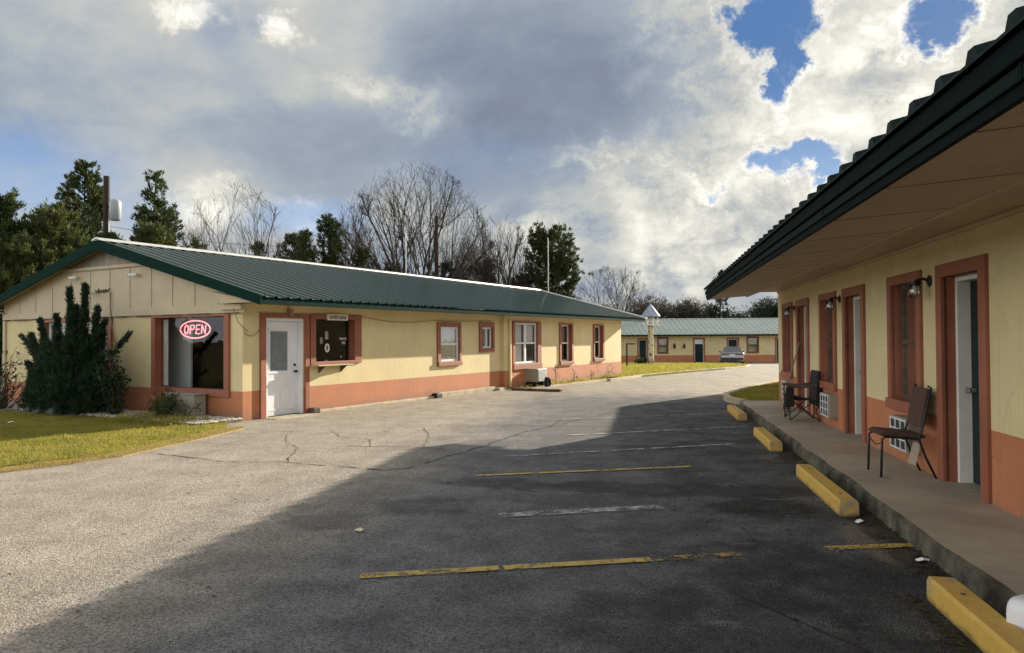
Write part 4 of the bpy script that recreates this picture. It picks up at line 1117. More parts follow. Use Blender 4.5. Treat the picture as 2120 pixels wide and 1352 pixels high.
for k, (a, b) in enumerate(fdoors):
    mb = MB(fc); frame_boards(mb, (a,b,GC,1.55), (a+.12,b-.12,GC,1.42), -.02, .04, False); d = mb.build('door', M['trim'], far)
    mb = MB(fc); mb.box(a+.12,b-.12,GC+.02,1.42 if k != 2 else 1.0,-.16,-.12); mb.build('door_leaf', M['darkdoor'], d)
    if k == 2:
        mb = MB(fc); mb.box(a+.12,b-.12,1.0,1.42,-.15,-.12); mb.build('transom', M['whiteplastic'], d)  # white panel stands in for the reflection in the transom glass
    mb = MB(fc); frame_boards(mb, (a+.121,b-.121,GC,1.419), (a+.17,b-.17,GC,1.37), -.12, -.03, False); mb.build('frame', M['whitetrim'], d)
for (a, b) in fwins:
    sash_window(far, fc, (a,b,.15,1.65), (a+.1,b-.1,.25,1.55), .04, -.06, M['wood'], fw=.06, blind=[(a+.12,b-.12,.9,1.53,M['curtain'])], glassm=M['glass'])
mb = MB(); mb.box(2,32,YC-1.7,YC,GC-.2,GC+.10); o = mb.build('walkway', M['concrete']); o['kind'] = 'structure'
for x, lab in ((14.25,'small dark wall lantern right of the far row window by the tower'), (15.1,'small dark wall lantern left of the far row door with a white transom')):
    t = thing('wall_lantern', lab, 'wall lamp', (x, YC, .9), FW, 'lanterns on the far row')
    mb = MB(fc); mb.tube([(x,1.0,.0),(x,1.08,.1),(x,1.02,.14)], .02, 6); mb.build('bracket', M['black'], t)
    mb = MB(); mb.lathe((x,YC-.14,.62), [(.05,0),(.09,.06),(.10,.3),(.03,.4)], 8); mb.build('lamp_shade', M['black'], t)

# ------------------------------------------------------------------ car
def car(x, y):
    g = zg(y+2)
    t = thing('parked_car', 'silver sedan parked nose in before the far motel row', 'car', (x, y+2.2, g), FW)
    def loft(secs, name, mat, parent, smooth=True):
        n = len(secs[0]); mb = MB(); vs = [p for s in secs for p in s]
        fs = [(i*n+k, i*n+(k+1) % n, (i+1)*n+(k+1) % n, (i+1)*n+k) for i in range(len(secs)-1) for k in range(n)]
        fs += [list(range(n)), [(len(secs)-1)*n+k for k in range(n)][::-1]]
        mb.add(vs, fs); o = mb.build(name, mat, parent, smooth=smooth)
        return o
    def sec(yy, w, zb, zs, zt):
        h = w/2
        return [(x+a*h, y+yy, g+z) for a, z in ((-.90,zb),(-.99,zb+.12),(-1,zs-.12),(-.96,zs),(-.80,zt),(.80,zt),(.96,zs),(1,zs-.12),(.99,zb+.12),(.90,zb))]
    t.rotation_euler.z = -R(15.5)
    body = loft([sec(0,1.60,.34,.66,.72), sec(.06,1.76,.28,.80,.90), sec(.25,1.80,.24,.90,.97), sec(.8,1.83,.20,.92,.98), sec(1.6,1.84,.20,.90,.95), sec(3.2,1.84,.20,.90,.95), sec(4.0,1.80,.22,.80,.86), sec(4.45,1.7,.26,.68,.74), sec(4.6,1.5,.34,.56,.60)], 'body', M['car'], t)
    def gs(yy, w0, w1, z0, z1): return [(x-w0/2,y+yy,g+z0),(x-w1/2,y+yy,g+z1),(x+w1/2,y+yy,g+z1),(x+w0/2,y+yy,g+z0)]
    mb = MB(); p = lambda a, yy, z: (x+a, y+yy, g+z)
    mb.add([p(-.58,1.22,1.36),p(.58,1.22,1.36),p(.55,1.75,1.40),p(-.55,1.75,1.40),p(.60,2.35,1.38),p(-.60,2.35,1.38)], [(0,1,2,3),(3,2,4,5)])
    mb.build('cabin_roof', M['car'], t)
    mb = MB(); mb.add([p(-.76,.62,.95),p(.76,.62,.95),p(.58,1.22,1.355),p(-.58,1.22,1.355)], [(0,1,2,3)]); mb.build('rear_window', M['carglass'], t)
    mb = MB(); mb.add([p(-.60,2.35,1.375),p(.60,2.35,1.375),p(.76,3.15,.94),p(-.76,3.15,.94)], [(0,1,2,3)]); mb.build('windshield', M['carglass'], t)
    for s in (-1, 1):
        mb = MB(); mb.add([p(.76*s,.62,.95),p(.58*s,1.22,1.355),p(.60*s,2.35,1.375),p(.76*s,3.15,.94)], [(0,1,2,3)]); mb.build('side_window', M['carglass'], t)
        mb = MB(); mb.box(x+s*.52-.26, x+s*.52+.26, y+.01, y+.10, g+.70, g+.84); mb.build('tail_light', M['red_lamp'], t, bevel=.03)
        mb = MB(); mb.tube([p(s*.84,2.75,.95),p(s*.98,2.70,1.0)], [.04,.08], 8); mb.build('wing_mirror', M['car'], t)
        for yy in (.85, 3.65):
            mb = MB(); mb.tube([p(s*.70,yy,.31),p(s*.91,yy,.31)], .31, 18); wh = mb.build('wheel', M['rubber'], t)
            mb = MB(); mb.tube([p(s*.905,yy,.31),p(s*.93,yy,.31)], .2, 12); mb.build('rim', M['galv'], wh)
    mb = MB(); mb.box(x-.80,x+.80,y-.07,y+.2,g+.36,g+.56); mb.build('bumper', M['grille'], t, bevel=.04)
    mb = MB(); mb.box(x-.17,x+.17,y-.005,y+.03,g+.70,g+.80); mb.build('number_plate', M['whiteplastic'], t)
M['carglass'] = paint('car_window', (0.10,0.115,0.13), 0.04, 0.05, 2, spec=1.0)
car(17.75, 57.6)

# ------------------------------------------------------------------ little tower on the far lawn
tx, ty = 9.75, 52.0; tg = zg(ty)+.06
tw = thing('garden_tower', 'slim cream tower with open lantern top and pale blue pointed roof', 'tower', (tx, ty, tg), FW)
mb = MB(); mb.lathe((tx,ty,tg), [(.235,0),(.21,.4),(.19,1.5),(.18,2.65),(.20,2.78)], 14); mb.build('column', M['creamstone'], tw, smooth=True)
mb = MB(); mb.box(tx-.60,tx+.60,ty-.60,ty+.60,tg+2.76,tg+2.82); mb.build('gallery_floor', M['whitetrim'], tw)
for k in range(8):
    a = 2*PI*k/8+.2; MB().tube([(tx+.52*math.cos(a),ty+.52*math.sin(a),tg+2.82),(tx+.52*math.cos(a),ty+.52*math.sin(a),tg+3.40)], .03, 6).build('lantern_post', M['whitetrim'], tw)
mb = MB(); mb.tube([(tx+.52*math.cos(2*PI*k/24),ty+.52*math.sin(2*PI*k/24),tg+3.05) for k in range(25)], .022, 5, False); mb.build('railing', M['whitetrim'], tw)
mb = MB(); mb.lathe((tx,ty,tg+2.82), [(.12,0),(.12,.5),(.05,.56)], 10); mb.build('lamp', M['galv'], tw)
mb = MB(); mb.lathe((tx,ty,tg+3.38), [(.66,0),(.68,.04),(.40,.42),(.03,.88)], 8); mb.build('roof', M['bluewhite'], tw)
mb = MB(); mb.tube([(tx,ty,tg+4.2),(tx,ty,tg+4.55)], .015, 6); mb.prism([(tx-.25,ty,tg+4.42),(tx+.05,ty,tg+4.40),(tx+.25,ty,tg+4.55),(tx+.27,ty,tg+4.70),(tx+.12,ty,tg+4.56),(tx-.1,ty,tg+4.52)], (0,.02,0)); mb.build('weathervane', M['galv'], tw)
t = thing('sign_post', 'dark post with a side arm and no board on the far lawn', 'post', (6.75, 43.5, zg(43.5)+.06), FW)
zz = zg(43.5)+.06
mb = MB(); mb.box(6.70,6.78,43.46,43.54,zz-.1,zz+1.42); mb.build('post', M['polewood'], t)
mb = MB(); mb.box(6.78,7.22,43.47,43.53,zz+1.34,zz+1.41); mb.build('arm', M['polewood'], t)

# ------------------------------------------------------------------ poles and masts
up = thing('utility_pole', 'tall dark utility pole carrying a grey transformer behind the office gable', 'utility pole', (-24.7, 45.0, zg(45)), FW)
z0p = zg(45)
mb = MB(); mb.tube([(-24.7,45,z0p),(-24.7,45,11.65)], [.24,.17], 12); mb.build('pole', M['polewood'], up)
mb = MB(); mb.lathe((-24.05,44.8,8.9), [(.24,0),(.33,.08),(.34,1.05),(.30,1.22),(.1,1.30)], 16); mb.build('transformer', M['canister'], up, smooth=True)
mb = MB(); mb.tube([(-24.5,45,9.8),(-24.3,44.9,9.8)], .06, 6); mb.tube([(-24.45,44.8,4.8),(-24.45,44.8,9.0)], .03, 6); mb.tube([(-24.7,45,11.5),(-25.1,45,11.9),(-25.15,45,12.3)], .02, 5)
for k in range(4): mb.tube([(-25.15,45,12.02+k*.09),(-25.15,45,12.06+k*.09)], [.10,.12], 8)
mb.build('hardware', M['galv'], up)
u2 = thing('utility_pole', 'dark bare utility pole rising before the largest leafless tree', 'utility pole', (-5.08, 50, zg(50)), FW)
mb = MB(); mb.tube([(-5.08,50,zg(50)),(-5.08,50,9.9)], [.17,.12], 10); mb.build('pole', M['polewood'], u2)
mb = MB(); mb.tube([(-5.08,50,9.85),(-5.08,50,10.15)], [.05,.03], 8); mb.box(-5.4,-4.76,49.95,50.05,9.2,9.28); mb.build('pole_cap', M['polewood'], u2)
def mast(x, y, z1, lab, r=.022):
    t = thing('antenna_mast', lab, 'mast', (x, y, zg(y)), FW)
    mb = MB(); mb.tube([(x,y,zg(y)),(x,y,z1*.5),(x,y,z1)], [r*1.3,r*1.1,r], 8); mb.build('pole', M['galv'], t)
    mb = MB(); mb.tube([(x-.02,y-.05,z1*.42),(x+.12,y-.05,z1*.42)], .04, 6); mb.build('clamp', M['galv'], t)
mast(1.78, 36.0, 6.5, 'pale thin mast standing in front of the round topped pine')
mast(-5.3, 37.0, 6.9, 'thin grey mast left of the dark utility pole')
w = MB(); pts = []
a, b = Vector((-24.6,45,8.6)), Vector((-5.08,50,8.9))
for k in range(25): q = a.lerp(b, k/24); q.z -= 3.2*math.sin(PI*k/24)*.35; pts.append(q)
o = w.tube(pts, .012, 4).build('power_line', M['black'], p0=tuple(a)); tag(o, 'thin power line strung between the two utility poles', 'power line')

# ------------------------------------------------------------------ foliage generators
def leaf_mesh(C, D, m, length, width, spread, rg, jit=0.1):
    """m small diamond leaves round each centre C, roughly along D"""
    N = len(C)
    C = np.repeat(C, m, 0); D = np.repeat(D, m, 0)
    d = D + rg.normal(0, spread, (N*m, 3)); d /= np.linalg.norm(d, axis=1, keepdims=True)+1e-9
    r = rg.normal(0, 1, (N*m, 3)); s = np.cross(d, r); s /= np.linalg.norm(s, axis=1, keepdims=True)+1e-9
    L = (length*rg.uniform(.6, 1.25, (N*m, 1))); W = width*rg.uniform(.6, 1.3, (N*m, 1))/2
    b = C + rg.normal(0, jit, (N*m, 3))
    V = np.stack([b, b+d*L*.5-s*W, b+d*L, b+d*L*.5+s*W], 1).reshape(-1, 3)
    F = np.arange(4*N*m).reshape(-1, 4)
    return V, F

def conifer(name, x, y, h, w, seed, label, mat, group=None, base=0.12, shape='pine', leaf=.30, m=13, dens=1.0, upsweep=.35):
    rg = np.random.default_rng(seed); g = zg(y)
    t = thing(name, label, 'tree', (x, y, g), FW, group)
    mb = MB(); lean = rg.normal(0, .15, 2)
    mb.tube([(x,y,g-.1),(x+lean[0]*.5,y+lean[1]*.5,g+h*.5),(x+lean[0],y+lean[1],g+h*.97)], [max(.07,h*.018), h*.011, .02], 8)
    C, D = [], []
    nb = int((46+h*5)*dens)
    for k in range(nb):
        f = base + (1-base)*(k+rg.random())/nb
        if shape == 'pine': pr = (1-f)**.75*(.72+.28*math.sin(f*17+seed))+.06
        elif shape == 'round': pr = math.sqrt(max(0, 1-((f-.58)/.45)**2))*.95+.08 if f > .5 else .55+.45*(f/.5)
        else: pr = (1-f)**.55*.95*(0.75+.25*math.sin(f*11+seed*2))+.05
        pr *= rg.uniform(.62, 1.12)
        a = rg.uniform(0, 2*PI); L = w/2*pr
        up = upsweep*rg.uniform(.4, 1.6)
        p0 = np.array([x+lean[0]*f, y+lean[1]*f, g+h*f])
        d = np.array([math.cos(a), math.sin(a), up])
        pts = [p0]; n = max(2, int(L/.28)+1); p = p0.copy()
        for i in range(n):
            d = d + np.array([0,0,.10]) + rg.normal(0, .10, 3); p = p + d/np.linalg.norm(d)*L/n
            pts.append(p.copy())
            if i >= n*0.25:
                for q in range(2):
                    C.append(p+rg.normal(0, .10, 3)*(1+L*.3)); D.append(d/np.linalg.norm(d)+np.array([0,0,.35]))
        mb.tube([tuple(q) for q in pts], list(np.linspace(.035+.012*L, .008, len(pts))), 4, False)
    for q in range(10): C.append(np.array([x+lean[0], y+lean[1], g+h-.05*q])+rg.normal(0,.04,3)); D.append(np.array([0,0,1.]))
    mb.build('trunk', M['barkdark'], t)
    V, F = leaf_mesh(np.array(C), np.array(D), m, leaf, leaf*.26, .42, rg, .07)
    raw_mesh('crown', V, F, mat, t)
    return t

gE = 'evergreens behind the office gable'
conifer('pine_tree', -30.2, 52, 14.4, 11.0, 1, 'tallest pine behind the office gable, by the transformer pole', M['pine'], gE, leaf=.30, m=24, dens=1.6)
conifer('pine_tree', -25.1, 52, 13.6, 8.0, 2, 'slim pointed pine right of the transformer pole', M['pine'], gE, leaf=.28, m=18, dens=1.3)
conifer('pine_tree', -25.0, 36, 8.6, 9.6, 3, 'broad dark pine at the left edge of the photo', M['pine'], gE, leaf=.24, m=22, dens=1.7)
conifer('pine_tree', -20.6, 33.5, 7.4, 9.4, 4, 'pine coloured sunlit yellow green just over the left roof slope', M['pinelit'], gE, leaf=.24, m=22, dens=1.8, base=.05)
conifer('pine_tree', -17.6, 36.5, 7.2, 7.6, 5, 'bushy sunlit pine right of the roof peak', M['pinelit'], gE, leaf=.24, m=22, dens=1.7)
conifer('pine_tree', -22.8, 31.5, 6.0, 6.4, 6, 'low dark pine beside the left eave of the office', M['pine'], gE, leaf=.24, m=22, dens=1.7)
conifer('pine_tree', -22.0, 37.5, 8.6, 10.0, 16, 'dense pine between the roof peak and the tallest pine', M['cedar'], gE, leaf=.24, m=22, dens=1.8)
conifer('pine_tree', -27.5, 38, 9.0, 9.0, 18, 'dark spreading pine filling the left edge behind the eave', M['cedar'], gE, leaf=.24, m=22, dens=1.5, base=.04)
conifer('pine_tree', -24.0, 38.5, 8.5, 8.6, 21, 'dark pine in the joined mass left of the roof peak, below the tallest pine', M['pine'], gE, leaf=.25, m=22, dens=1.7, base=.05)
conifer('pine_tree', -21.2, 39.5, 7.0, 8.4, 22, 'dark pine directly behind the roof peak', M['pine'], gE, leaf=.25, m=22, dens=1.7, base=.05)
conifer('pine_tree', -19.3, 40.5, 8.4, 7.6, 23, 'dark pine below the slim pointed pine', M['cedar'], gE, leaf=.25, m=22, dens=1.7, base=.05)
conifer('pine_tree', -15.5, 45, 7.6, 4.2, 7, 'small yellow green evergreen below the first leafless tree', M['pinelit'], None, leaf=.3, m=12)
conifer('pine_tree', -19.0, 44, 7.6, 4.2, 17, 'dark scrubby pine left of the first leafless tree', M['pine'], None, leaf=.3, m=9)
gC = 'cedars behind the middle of the office roof'
conifer('cedar_tree', -11.6, 48, 9.6, 5.2, 8, 'tallest cedar in the clump behind the office ridge', M['cedar'], gC, shape='cone', leaf=.23, m=24, dens=1.5, upsweep=.6)
conifer('cedar_tree', -14.1, 48, 8.5, 4.8, 9, 'leftmost cedar of the clump behind the office ridge', M['cedar'], gC, shape='cone', leaf=.23, m=24, dens=1.4, upsweep=.6)
conifer('cedar_tree', -12.9, 47, 8.6, 4.4, 10, 'yellowish cedar between the two taller cedars', M['pinelit'], gC, shape='cone', leaf=.23, m=24, dens=1.3, upsweep=.6)
conifer('cedar_tree', -10.0, 49, 7.7, 4.8, 11, 'low cedar at the right of the clump behind the ridge', M['cedar'], gC, shape='cone', leaf=.23, m=24, dens=1.3, upsweep=.5)
conifer('pine_tree', 3.2, 58, 10.4, 5.4, 12, 'round topped pine standing behind the pale mast', M['cedar'], None, shape='round', base=.12, leaf=.28, m=20, dens=1.7, upsweep=.15)
for k, (x, y, h, w, lab) in enumerate(((-8.7,55,7.4,5.0,'dark cedar bush under the left side of the largest leafless tree'), (-4.9,56,7.6,5.0,'dark cedar bush under the right side of the largest leafless tree'), (-2.0,57,7.8,5.2,'dark cedar bush beneath the second leafless tree behind the ridge'), (0.8,59,7.0,5.0,'dark cedar bush left of the round topped pine'), (-6.9,57,6.8,5.0,'dark cedar bush behind the base of the largest leafless tree'))):
    conifer('cedar_bush', x, y, h, w, 40+k, lab, M['darkever'], 'dark bushes under the leafless trees', shape='cone', base=.05, leaf=.34, m=12, dens=1.2)
conifer('pine_tree', 22.3, 80, 9.6, 4.4, 13, 'thin dark treetop just showing over the near roof edge', M['darkever'], None, leaf=.36, m=10)

def bare_tree(name, x, y, h, w, seed, label, group=None, limbs=12, dens=(8,6,4), trunkf=.16, mat=None, thin=1.0, wide=1.25):
    """leafless tree: limbs fan out from a short trunk to a dome, forking again and again"""
    rg = random.Random(seed); g = zg(y)
    t = thing(name, label, 'tree', (x, y, g), FW, group)
    main, fine = [], []
    zc = .45*h; A, Bz = w/2, h-zc
    def reach(p, d):
        """distance from p along d to the crown's dome"""
        px, py, pz = p.x/A, p.y/A, (p.z-zc)/Bz; dx, dy, dz = d.x/A, d.y/A, d.z/Bz
        a = dx*dx+dy*dy+dz*dz; b = px*dx+py*dy+pz*dz; c = px*px+py*py+pz*pz-1
        q = b*b-a*c
        return max(.3, (-b+math.sqrt(q))/a) if q > 0 else .4
    def grow(p, d, L, r, lvl):
        n = (4,7,6,4,3)[lvl]; pts, rad, kids = [p.copy()], [r], []
        for i in range(n):
            d = (d + Vector((rg.gauss(0,.07), rg.gauss(0,.07), rg.gauss(.022 if lvl else 0,.04)))).normalized()
            p = p + d*(L/n); pts.append(p.copy()); rad.append(max(.0065, r*(1-.74*(i+1)/n))); kids.append((p.copy(), d.copy(), rad[-1]))
        (main if lvl <= 1 else fine).append((pts, rad, 6 if lvl == 0 else 5 if lvl == 1 else 3))
        if lvl == 0:
            for k in range(limbs):
                a = 2.4*k+rg.uniform(-.3,.3); tilt = .10+.95*wide*.8*math.sqrt((k+.3)/limbs)*rg.uniform(.85,1.1)
                dd = Vector((math.cos(a)*math.sin(tilt), math.sin(a)*math.sin(tilt), math.cos(tilt)))
                q = kids[rg.choice((1,2,3))][0]
                grow(q, dd, reach(q, dd)*rg.uniform(.86,1.0), r*rg.uniform(.38,.56), 1)
        elif lvl <= 3:
            for k in range(dens[lvl-1]):
                f = rg.uniform(.22 if lvl == 1 else .12, 1.0); q, qd, qr = kids[min(n-1, int(f*n))]
                ax = qd.cross(Vector((rg.gauss(0,1), rg.gauss(0,1), rg.gauss(0,1)))).normalized()
                dd = Matrix.Rotation(rg.uniform(.28,.75), 3, ax) @ qd; dd.z += .06; dd.normalize()
                Lm = (.55, .26, .11)[lvl-1]*h
                grow(q, dd, min(reach(q, dd), Lm)*rg.uniform(.6,1.02), max(qr*rg.uniform(.5,.72), .0085*thin), lvl+1)
    grow(Vector((0,0,0)), Vector((rg.gauss(0,.04), rg.gauss(0,.04), 1)), trunkf*h, .020*h*thin, 0)
    def place(lst, name):
        mb = MB()
        for pts, rad, n in lst: mb.tube([(x+p.x, y+p.y, g+p.z) for p in pts], rad, n, False)
        mb.build(name, mat or M['bark'], t, recalc=False)
    place(main, 'trunk'); place(fine, 'crown')
    return t
bare_tree('bare_tree', -16.9, 45, 11.6, 7.0, 1, 'vase shaped leafless tree standing alone behind the office roof', None, 10, (7,5,4), .26, thin=1.0, wide=1.05)
bare_tree('bare_tree', -7.0, 52, 14.4, 12.2, 2, 'largest leafless tree with a wide dark crown behind the office ridge', None, 18, (9,7,4), .20, M['barkdark'], thin=1.05)
bare_tree('bare_tree', -13.4, 58, 12.9, 6.6, 3, 'pale leafless tree behind the cedar clump', None, 9, (8,6,3), .3, thin=.9, wide=1.15)
bare_tree('bare_tree', -1.2, 58, 11.9, 7.4, 4, 'leafless tree left of the round topped pine', None, 13, (8,7,4), .25, M['barkdark'], thin=1.1)
bare_tree('bare_tree', -4.0, 60, 11.4, 6.4, 5, 'twiggy leafless tree squeezed between the two bigger ones', None, 11, (8,6,4), .25, M['barkdark'], thin=.8)
bare_tree('bare_tree', 10.2, 74, 9.8, 10.0, 6, 'spreading leafless tree above the far end of the office roof', None, 13, (8,7,4), .18, M['barkdark'], thin=1.0, wide=1.4)
bare_tree('bare_tree', -19.4, 50, 9.4, 5.0, 7, 'low wispy leafless tree left of the vase shaped one', None, 8, (6,5,3), .2, thin=.6)
bare_tree('bare_tree', -14.0, 47, 8.8, 5.6, 8, 'low wispy leafless tree right of the vase shaped one', None, 8, (6,5,3), .2, thin=.6, wide=1.4)
bare_tree('bare_tree', 1.2, 62, 8.9, 6.0, 9, 'small leafless tree in front of the round topped pine', None, 9, (7,6,3), .2, M['barkdark'], thin=.8)

def brush_tree(x, y, h, w, seed, lab, mat, group, name='brush_tree', leaf=.42, n=900, m=9):
    rg = np.random.default_rng(seed); g = zg(y)
    t = thing(name, lab, 'tree', (x, y, g), FW, group)
    mb = MB()
    lob = [(rg.uniform(-.3,.3)*w, rg.uniform(-.3,.3)*w, rg.uniform(.35,.8)*h, rg.uniform(.22,.38)*w) for _ in range(7)]
    mb.tube([(x,y,g-.1),(x,y,g+h*.5)], [.16,.07], 6)
    for (a,b,c,r) in lob: mb.tube([(x,y,g+h*.25),(x+a*.6,y+b*.6,g+c*.8),(x+a,y+b,g+c+r*.6)], [.08,.05,.015], 4, False)
    mb.build('trunk', M['barkdark'], t)
    C = []
    while len(C) < n:
        a, b, c, r = lob[rg.integers(len(lob))]; v = rg.normal(0,1,3); v /= np.linalg.norm(v); q = r*rg.uniform(.35,1.08)
        z = c+v[2]*q*.95
        if .05*h < z < h*1.02: C.append((x+a+v[0]*q, y+b+v[1]*q, g+z))
    for _ in range(n//3): C.append((x+rg.uniform(-.45,.45)*w, y+rg.uniform(-.4,.4)*w, g+rg.uniform(.02,.45)*h))
    C = np.array(C); D = np.tile(np.array([[0,0,.8]]), (len(C),1))
    V, F = leaf_mesh(C, D, m, leaf, leaf*.22, .8, rg, .16)
    raw_mesh('crown', V, F, mat, t)
gB, gD = 'brown winter trees beyond the far row', 'dark evergreens beyond the far row'
for k, (x, y, h, w, lab) in enumerate(((14.6,88,7.2,4.6,'brown winter tree left of the tower, beyond the office roof end'), (18.0,90,7.6,5,'brown winter tree directly behind the tower roof'), (21.3,91,8.2,5,'taller brown winter tree right of the tower'), (24.2,90,6.9,4.4,'brown winter tree meeting the dark evergreens'), (11.0,92,6.6,5,'brown winter tree behind the spreading leafless tree'))):
    brush_tree(x, y, h, w, 60+k, lab, M['brush'], gB)
for k, (x, y, h, w, lab) in enumerate(((26.6,84,6.7,8,'dark evergreen left of the others, behind the far row roof'), (30.6,85,6.9,8,'dark evergreen in the middle behind the far row roof'), (34.6,84,6.6,7.5,'dark evergreen nearest the near wing corner, behind the far row'))):
    brush_tree(x, y, h, w, 70+k, lab, M['darkever'], gD, 'evergreen_tree', .36, 2200, 11)

# ------------------------------------------------------------------ plants in front of the office
def spire(rg, pts, r0, n, top=.12):
    """leaf centres round a flame shaped shoot through pts"""
    P = np.array(pts, float); C, D = [], []
    seg = np.linalg.norm(np.diff(P, axis=0), axis=1); cum = np.concatenate([[0], np.cumsum(seg)])
    for _ in range(n):
        f = rg.random()**.8; l = f*cum[-1]; i = min(len(seg)-1, int(np.searchsorted(cum, l)-1)); i = max(i, 0)
        u = (l-cum[i])/max(seg[i], 1e-6); c = P[i]*(1-u)+P[i+1]*u; d = (P[i+1]-P[i])/seg[i]
        r = r0*(1.45*min(1, .5+f*2.2)*(1-f)**1.35+.010)*(.82+.30*math.sin(l*11+r0*40))
        a = rg.uniform(0, 2*PI); s = np.cross(d, [0.31,.9,.2]); s /= np.linalg.norm(s); q = np.cross(d, s)
        v = s*math.cos(a)+q*math.sin(a); k = r*math.sqrt(rg.uniform(.3, 1))
        C.append(c+v*k); D.append(d*1.0+v*.35)
    return C, D
def juniper():
    rg = np.random.default_rng(5); yj = 9.25
    t = thing('juniper_shrub', 'large dark green juniper with flame shaped shoots before the gable', 'shrub', (-16.3, yj, 0.03), FA)
    S = [ # base x, tip x, tip z, radius, y shift
     (-16.35,-16.62,2.74,.30,0), (-16.05,-15.97,2.78,.33,-.05), (-16.8,-17.2,2.18,.34,.05), (-17.1,-17.80,2.08,.30,0), (-17.3,-18.12,1.75,.30,-.05),
     (-16.2,-16.3,2.15,.45,-.25), (-16.6,-16.75,1.75,.48,-.3), (-17.2,-17.5,1.35,.50,-.25), (-15.9,-15.62,2.3,.30,.05), (-17.5,-18.3,1.1,.34,0), (-16.0,-15.75,1.5,.42,-.2),
     (-16.9,-16.95,1.0,.52,-.35), (-16.3,-16.2,.9,.5,-.4), (-17.6,-17.95,.75,.42,-.2), (-15.85,-15.45,1.85,.24,.1), (-16.4,-16.45,2.35,.30,.1)]
    C, D = [], []; core = MB()
    for bx, txx, tz, r, dy in S:
        b = np.array([bx, yj+dy, .05]); tp = np.array([txx, yj+dy*.6, tz]); mid = b*.5+tp*.5+np.array([(bx-txx)*.10,0,.05])
        c, d = spire(rg, [b, mid, tp], r*.82, int(190+330*tz*r), .1); C += c; D += d
        core.tube([tuple(b), tuple(mid), tuple(b*.25+tp*.75)], [r*.42, r*.34, .02], 7)
    for pts, r in (([(-15.9,yj,1.1),(-15.6,yj-.05,1.55),(-15.22,yj-.05,2.02)],.12), ([(-15.9,yj,.9),(-15.3,yj-.1,1.28),(-14.8,yj-.1,1.36),(-14.30,yj-.1,1.74)],.11), ([(-17.6,yj,1.2),(-18.1,yj-.05,1.5),(-18.5,yj-.05,1.74)],.10)):
        c, d = spire(rg, pts, r, 90, .1); C += c; D += d
        core.tube(pts, [.03,.02,.012,.008][:len(pts)], 5)
    n = 0
    while n < 1900:
        x = rg.uniform(-17.9, -15.2); q = (x+16.45)/1.45; H = (1.75-1.0*q*q)*(.82+.22*math.sin(x*7.3)); ry = .62*math.sqrt(max(.05, 1-q*q))
        z = rg.uniform(.05, 1)**.8*max(.2, H); y = rg.uniform(-1, 1)*ry*(1-.55*z/max(.3, H))
        C.append(np.array([x, yj-.1+y, z])); D.append(np.array([q*.5+rg.normal(0,.2), y*.9, 1.0])); n += 1
    core.build('trunk', M['juniper'], t)
    V, F = leaf_mesh(np.array(C), np.array(D), 12, .10, .018, .30, rg, .022)
    raw_mesh('crown', V, F, M['juniper'], t)
juniper()

def twig_bush(name, x, y, h, w, seed, label, frame, stems=10, leafmat=None, nleaf=0, leaf=.06, bark=None, r=.008, z=.03, lean=0):
    rg = random.Random(seed); t = thing(name, label, 'shrub', (x, y, z), frame)
    mb = MB(); tips = []
    for k in range(stems):
        a = rg.uniform(0, 2*PI); q = rg.uniform(.1, .5)*w; p = Vector((x+rg.uniform(-.08,.08)*w, y+rg.uniform(-.08,.08)*w, z-.03)); d = Vector((math.cos(a)*q*1.3/h+lean, math.sin(a)*q*1.0/h, 1)).normalized()
        L = h*rg.uniform(.55, 1.1); pts = [p]
        for i in range(6):
            d = (d+Vector((rg.gauss(0,.13), rg.gauss(0,.13), rg.gauss(0,.08)))).normalized(); p = p+d*L/6; pts.append(p); tips.append((p, d))
            if i > 1 and rg.random() < .7:
                dd = (d+Vector((rg.gauss(0,.6), rg.gauss(0,.6), rg.gauss(.1,.3)))).normalized(); l2 = L*rg.uniform(.15,.35)
                q1, q2 = p+dd*l2*.5, p+dd*l2+Vector((0,0,.02)); mb.tube([p, q1, q2], [r*.6,r*.5,r*.3], 4, False); tips += [(q1,dd),(q2,dd)]
        mb.tube(pts, [r*(1.3-.16*i) for i in range(len(pts))], 5, False)
    mb.build('stems', bark or M['bark'], t)
    if leafmat:
        rgn = np.random.default_rng(seed); idx = rgn.integers(0, len(tips), nleaf)
        C = np.array([tips[i][0] for i in idx])+rgn.normal(0, w*.07, (nleaf,3)); C[:,2] = np.maximum(C[:,2], z+.02); D = np.array([tips[i][1] for i in idx])
        V, F = leaf_mesh(C, D, 4, leaf, leaf*.5, .7, rgn, .03); raw_mesh('leaves', V, F, leafmat, t)
    return t
twig_bush('dying_juniper', -15.05, 9.3, 1.05, .95, 3, 'half dead brown shrub with bare pale stems right of the juniper', FA, 12, M['juniper'], 360, .08, M['bark'], .011)
twig_bush('shrub', -13.60, 9.45, .52, .75, 4, 'small trimmed green shrub before the beige box', FA, 16, M['shrub'], 750, .05)
twig_bush('bare_shrub', -12.95, 9.45, .55, .6, 14, 'thin leafless stems beside the small trimmed shrub', FA, 5, M['shrub'], 20, .06, lean=-.3)
twig_bush('rose_bush', -18.9, 9.0, 1.0, 1.6, 5, 'tangled dry rose bush at the left edge of the gable bed', FA, 26, M['deadleaf'], 110, .07, M['barkdark'], .010)
twig_bush('rose_bush', -19.6, 9.2, 1.25, 1.2, 15, 'taller dry rose stems with a few leaves at the photo edge', FA, 12, M['deadleaf'], 90, .08, M['barkdark'], .009)
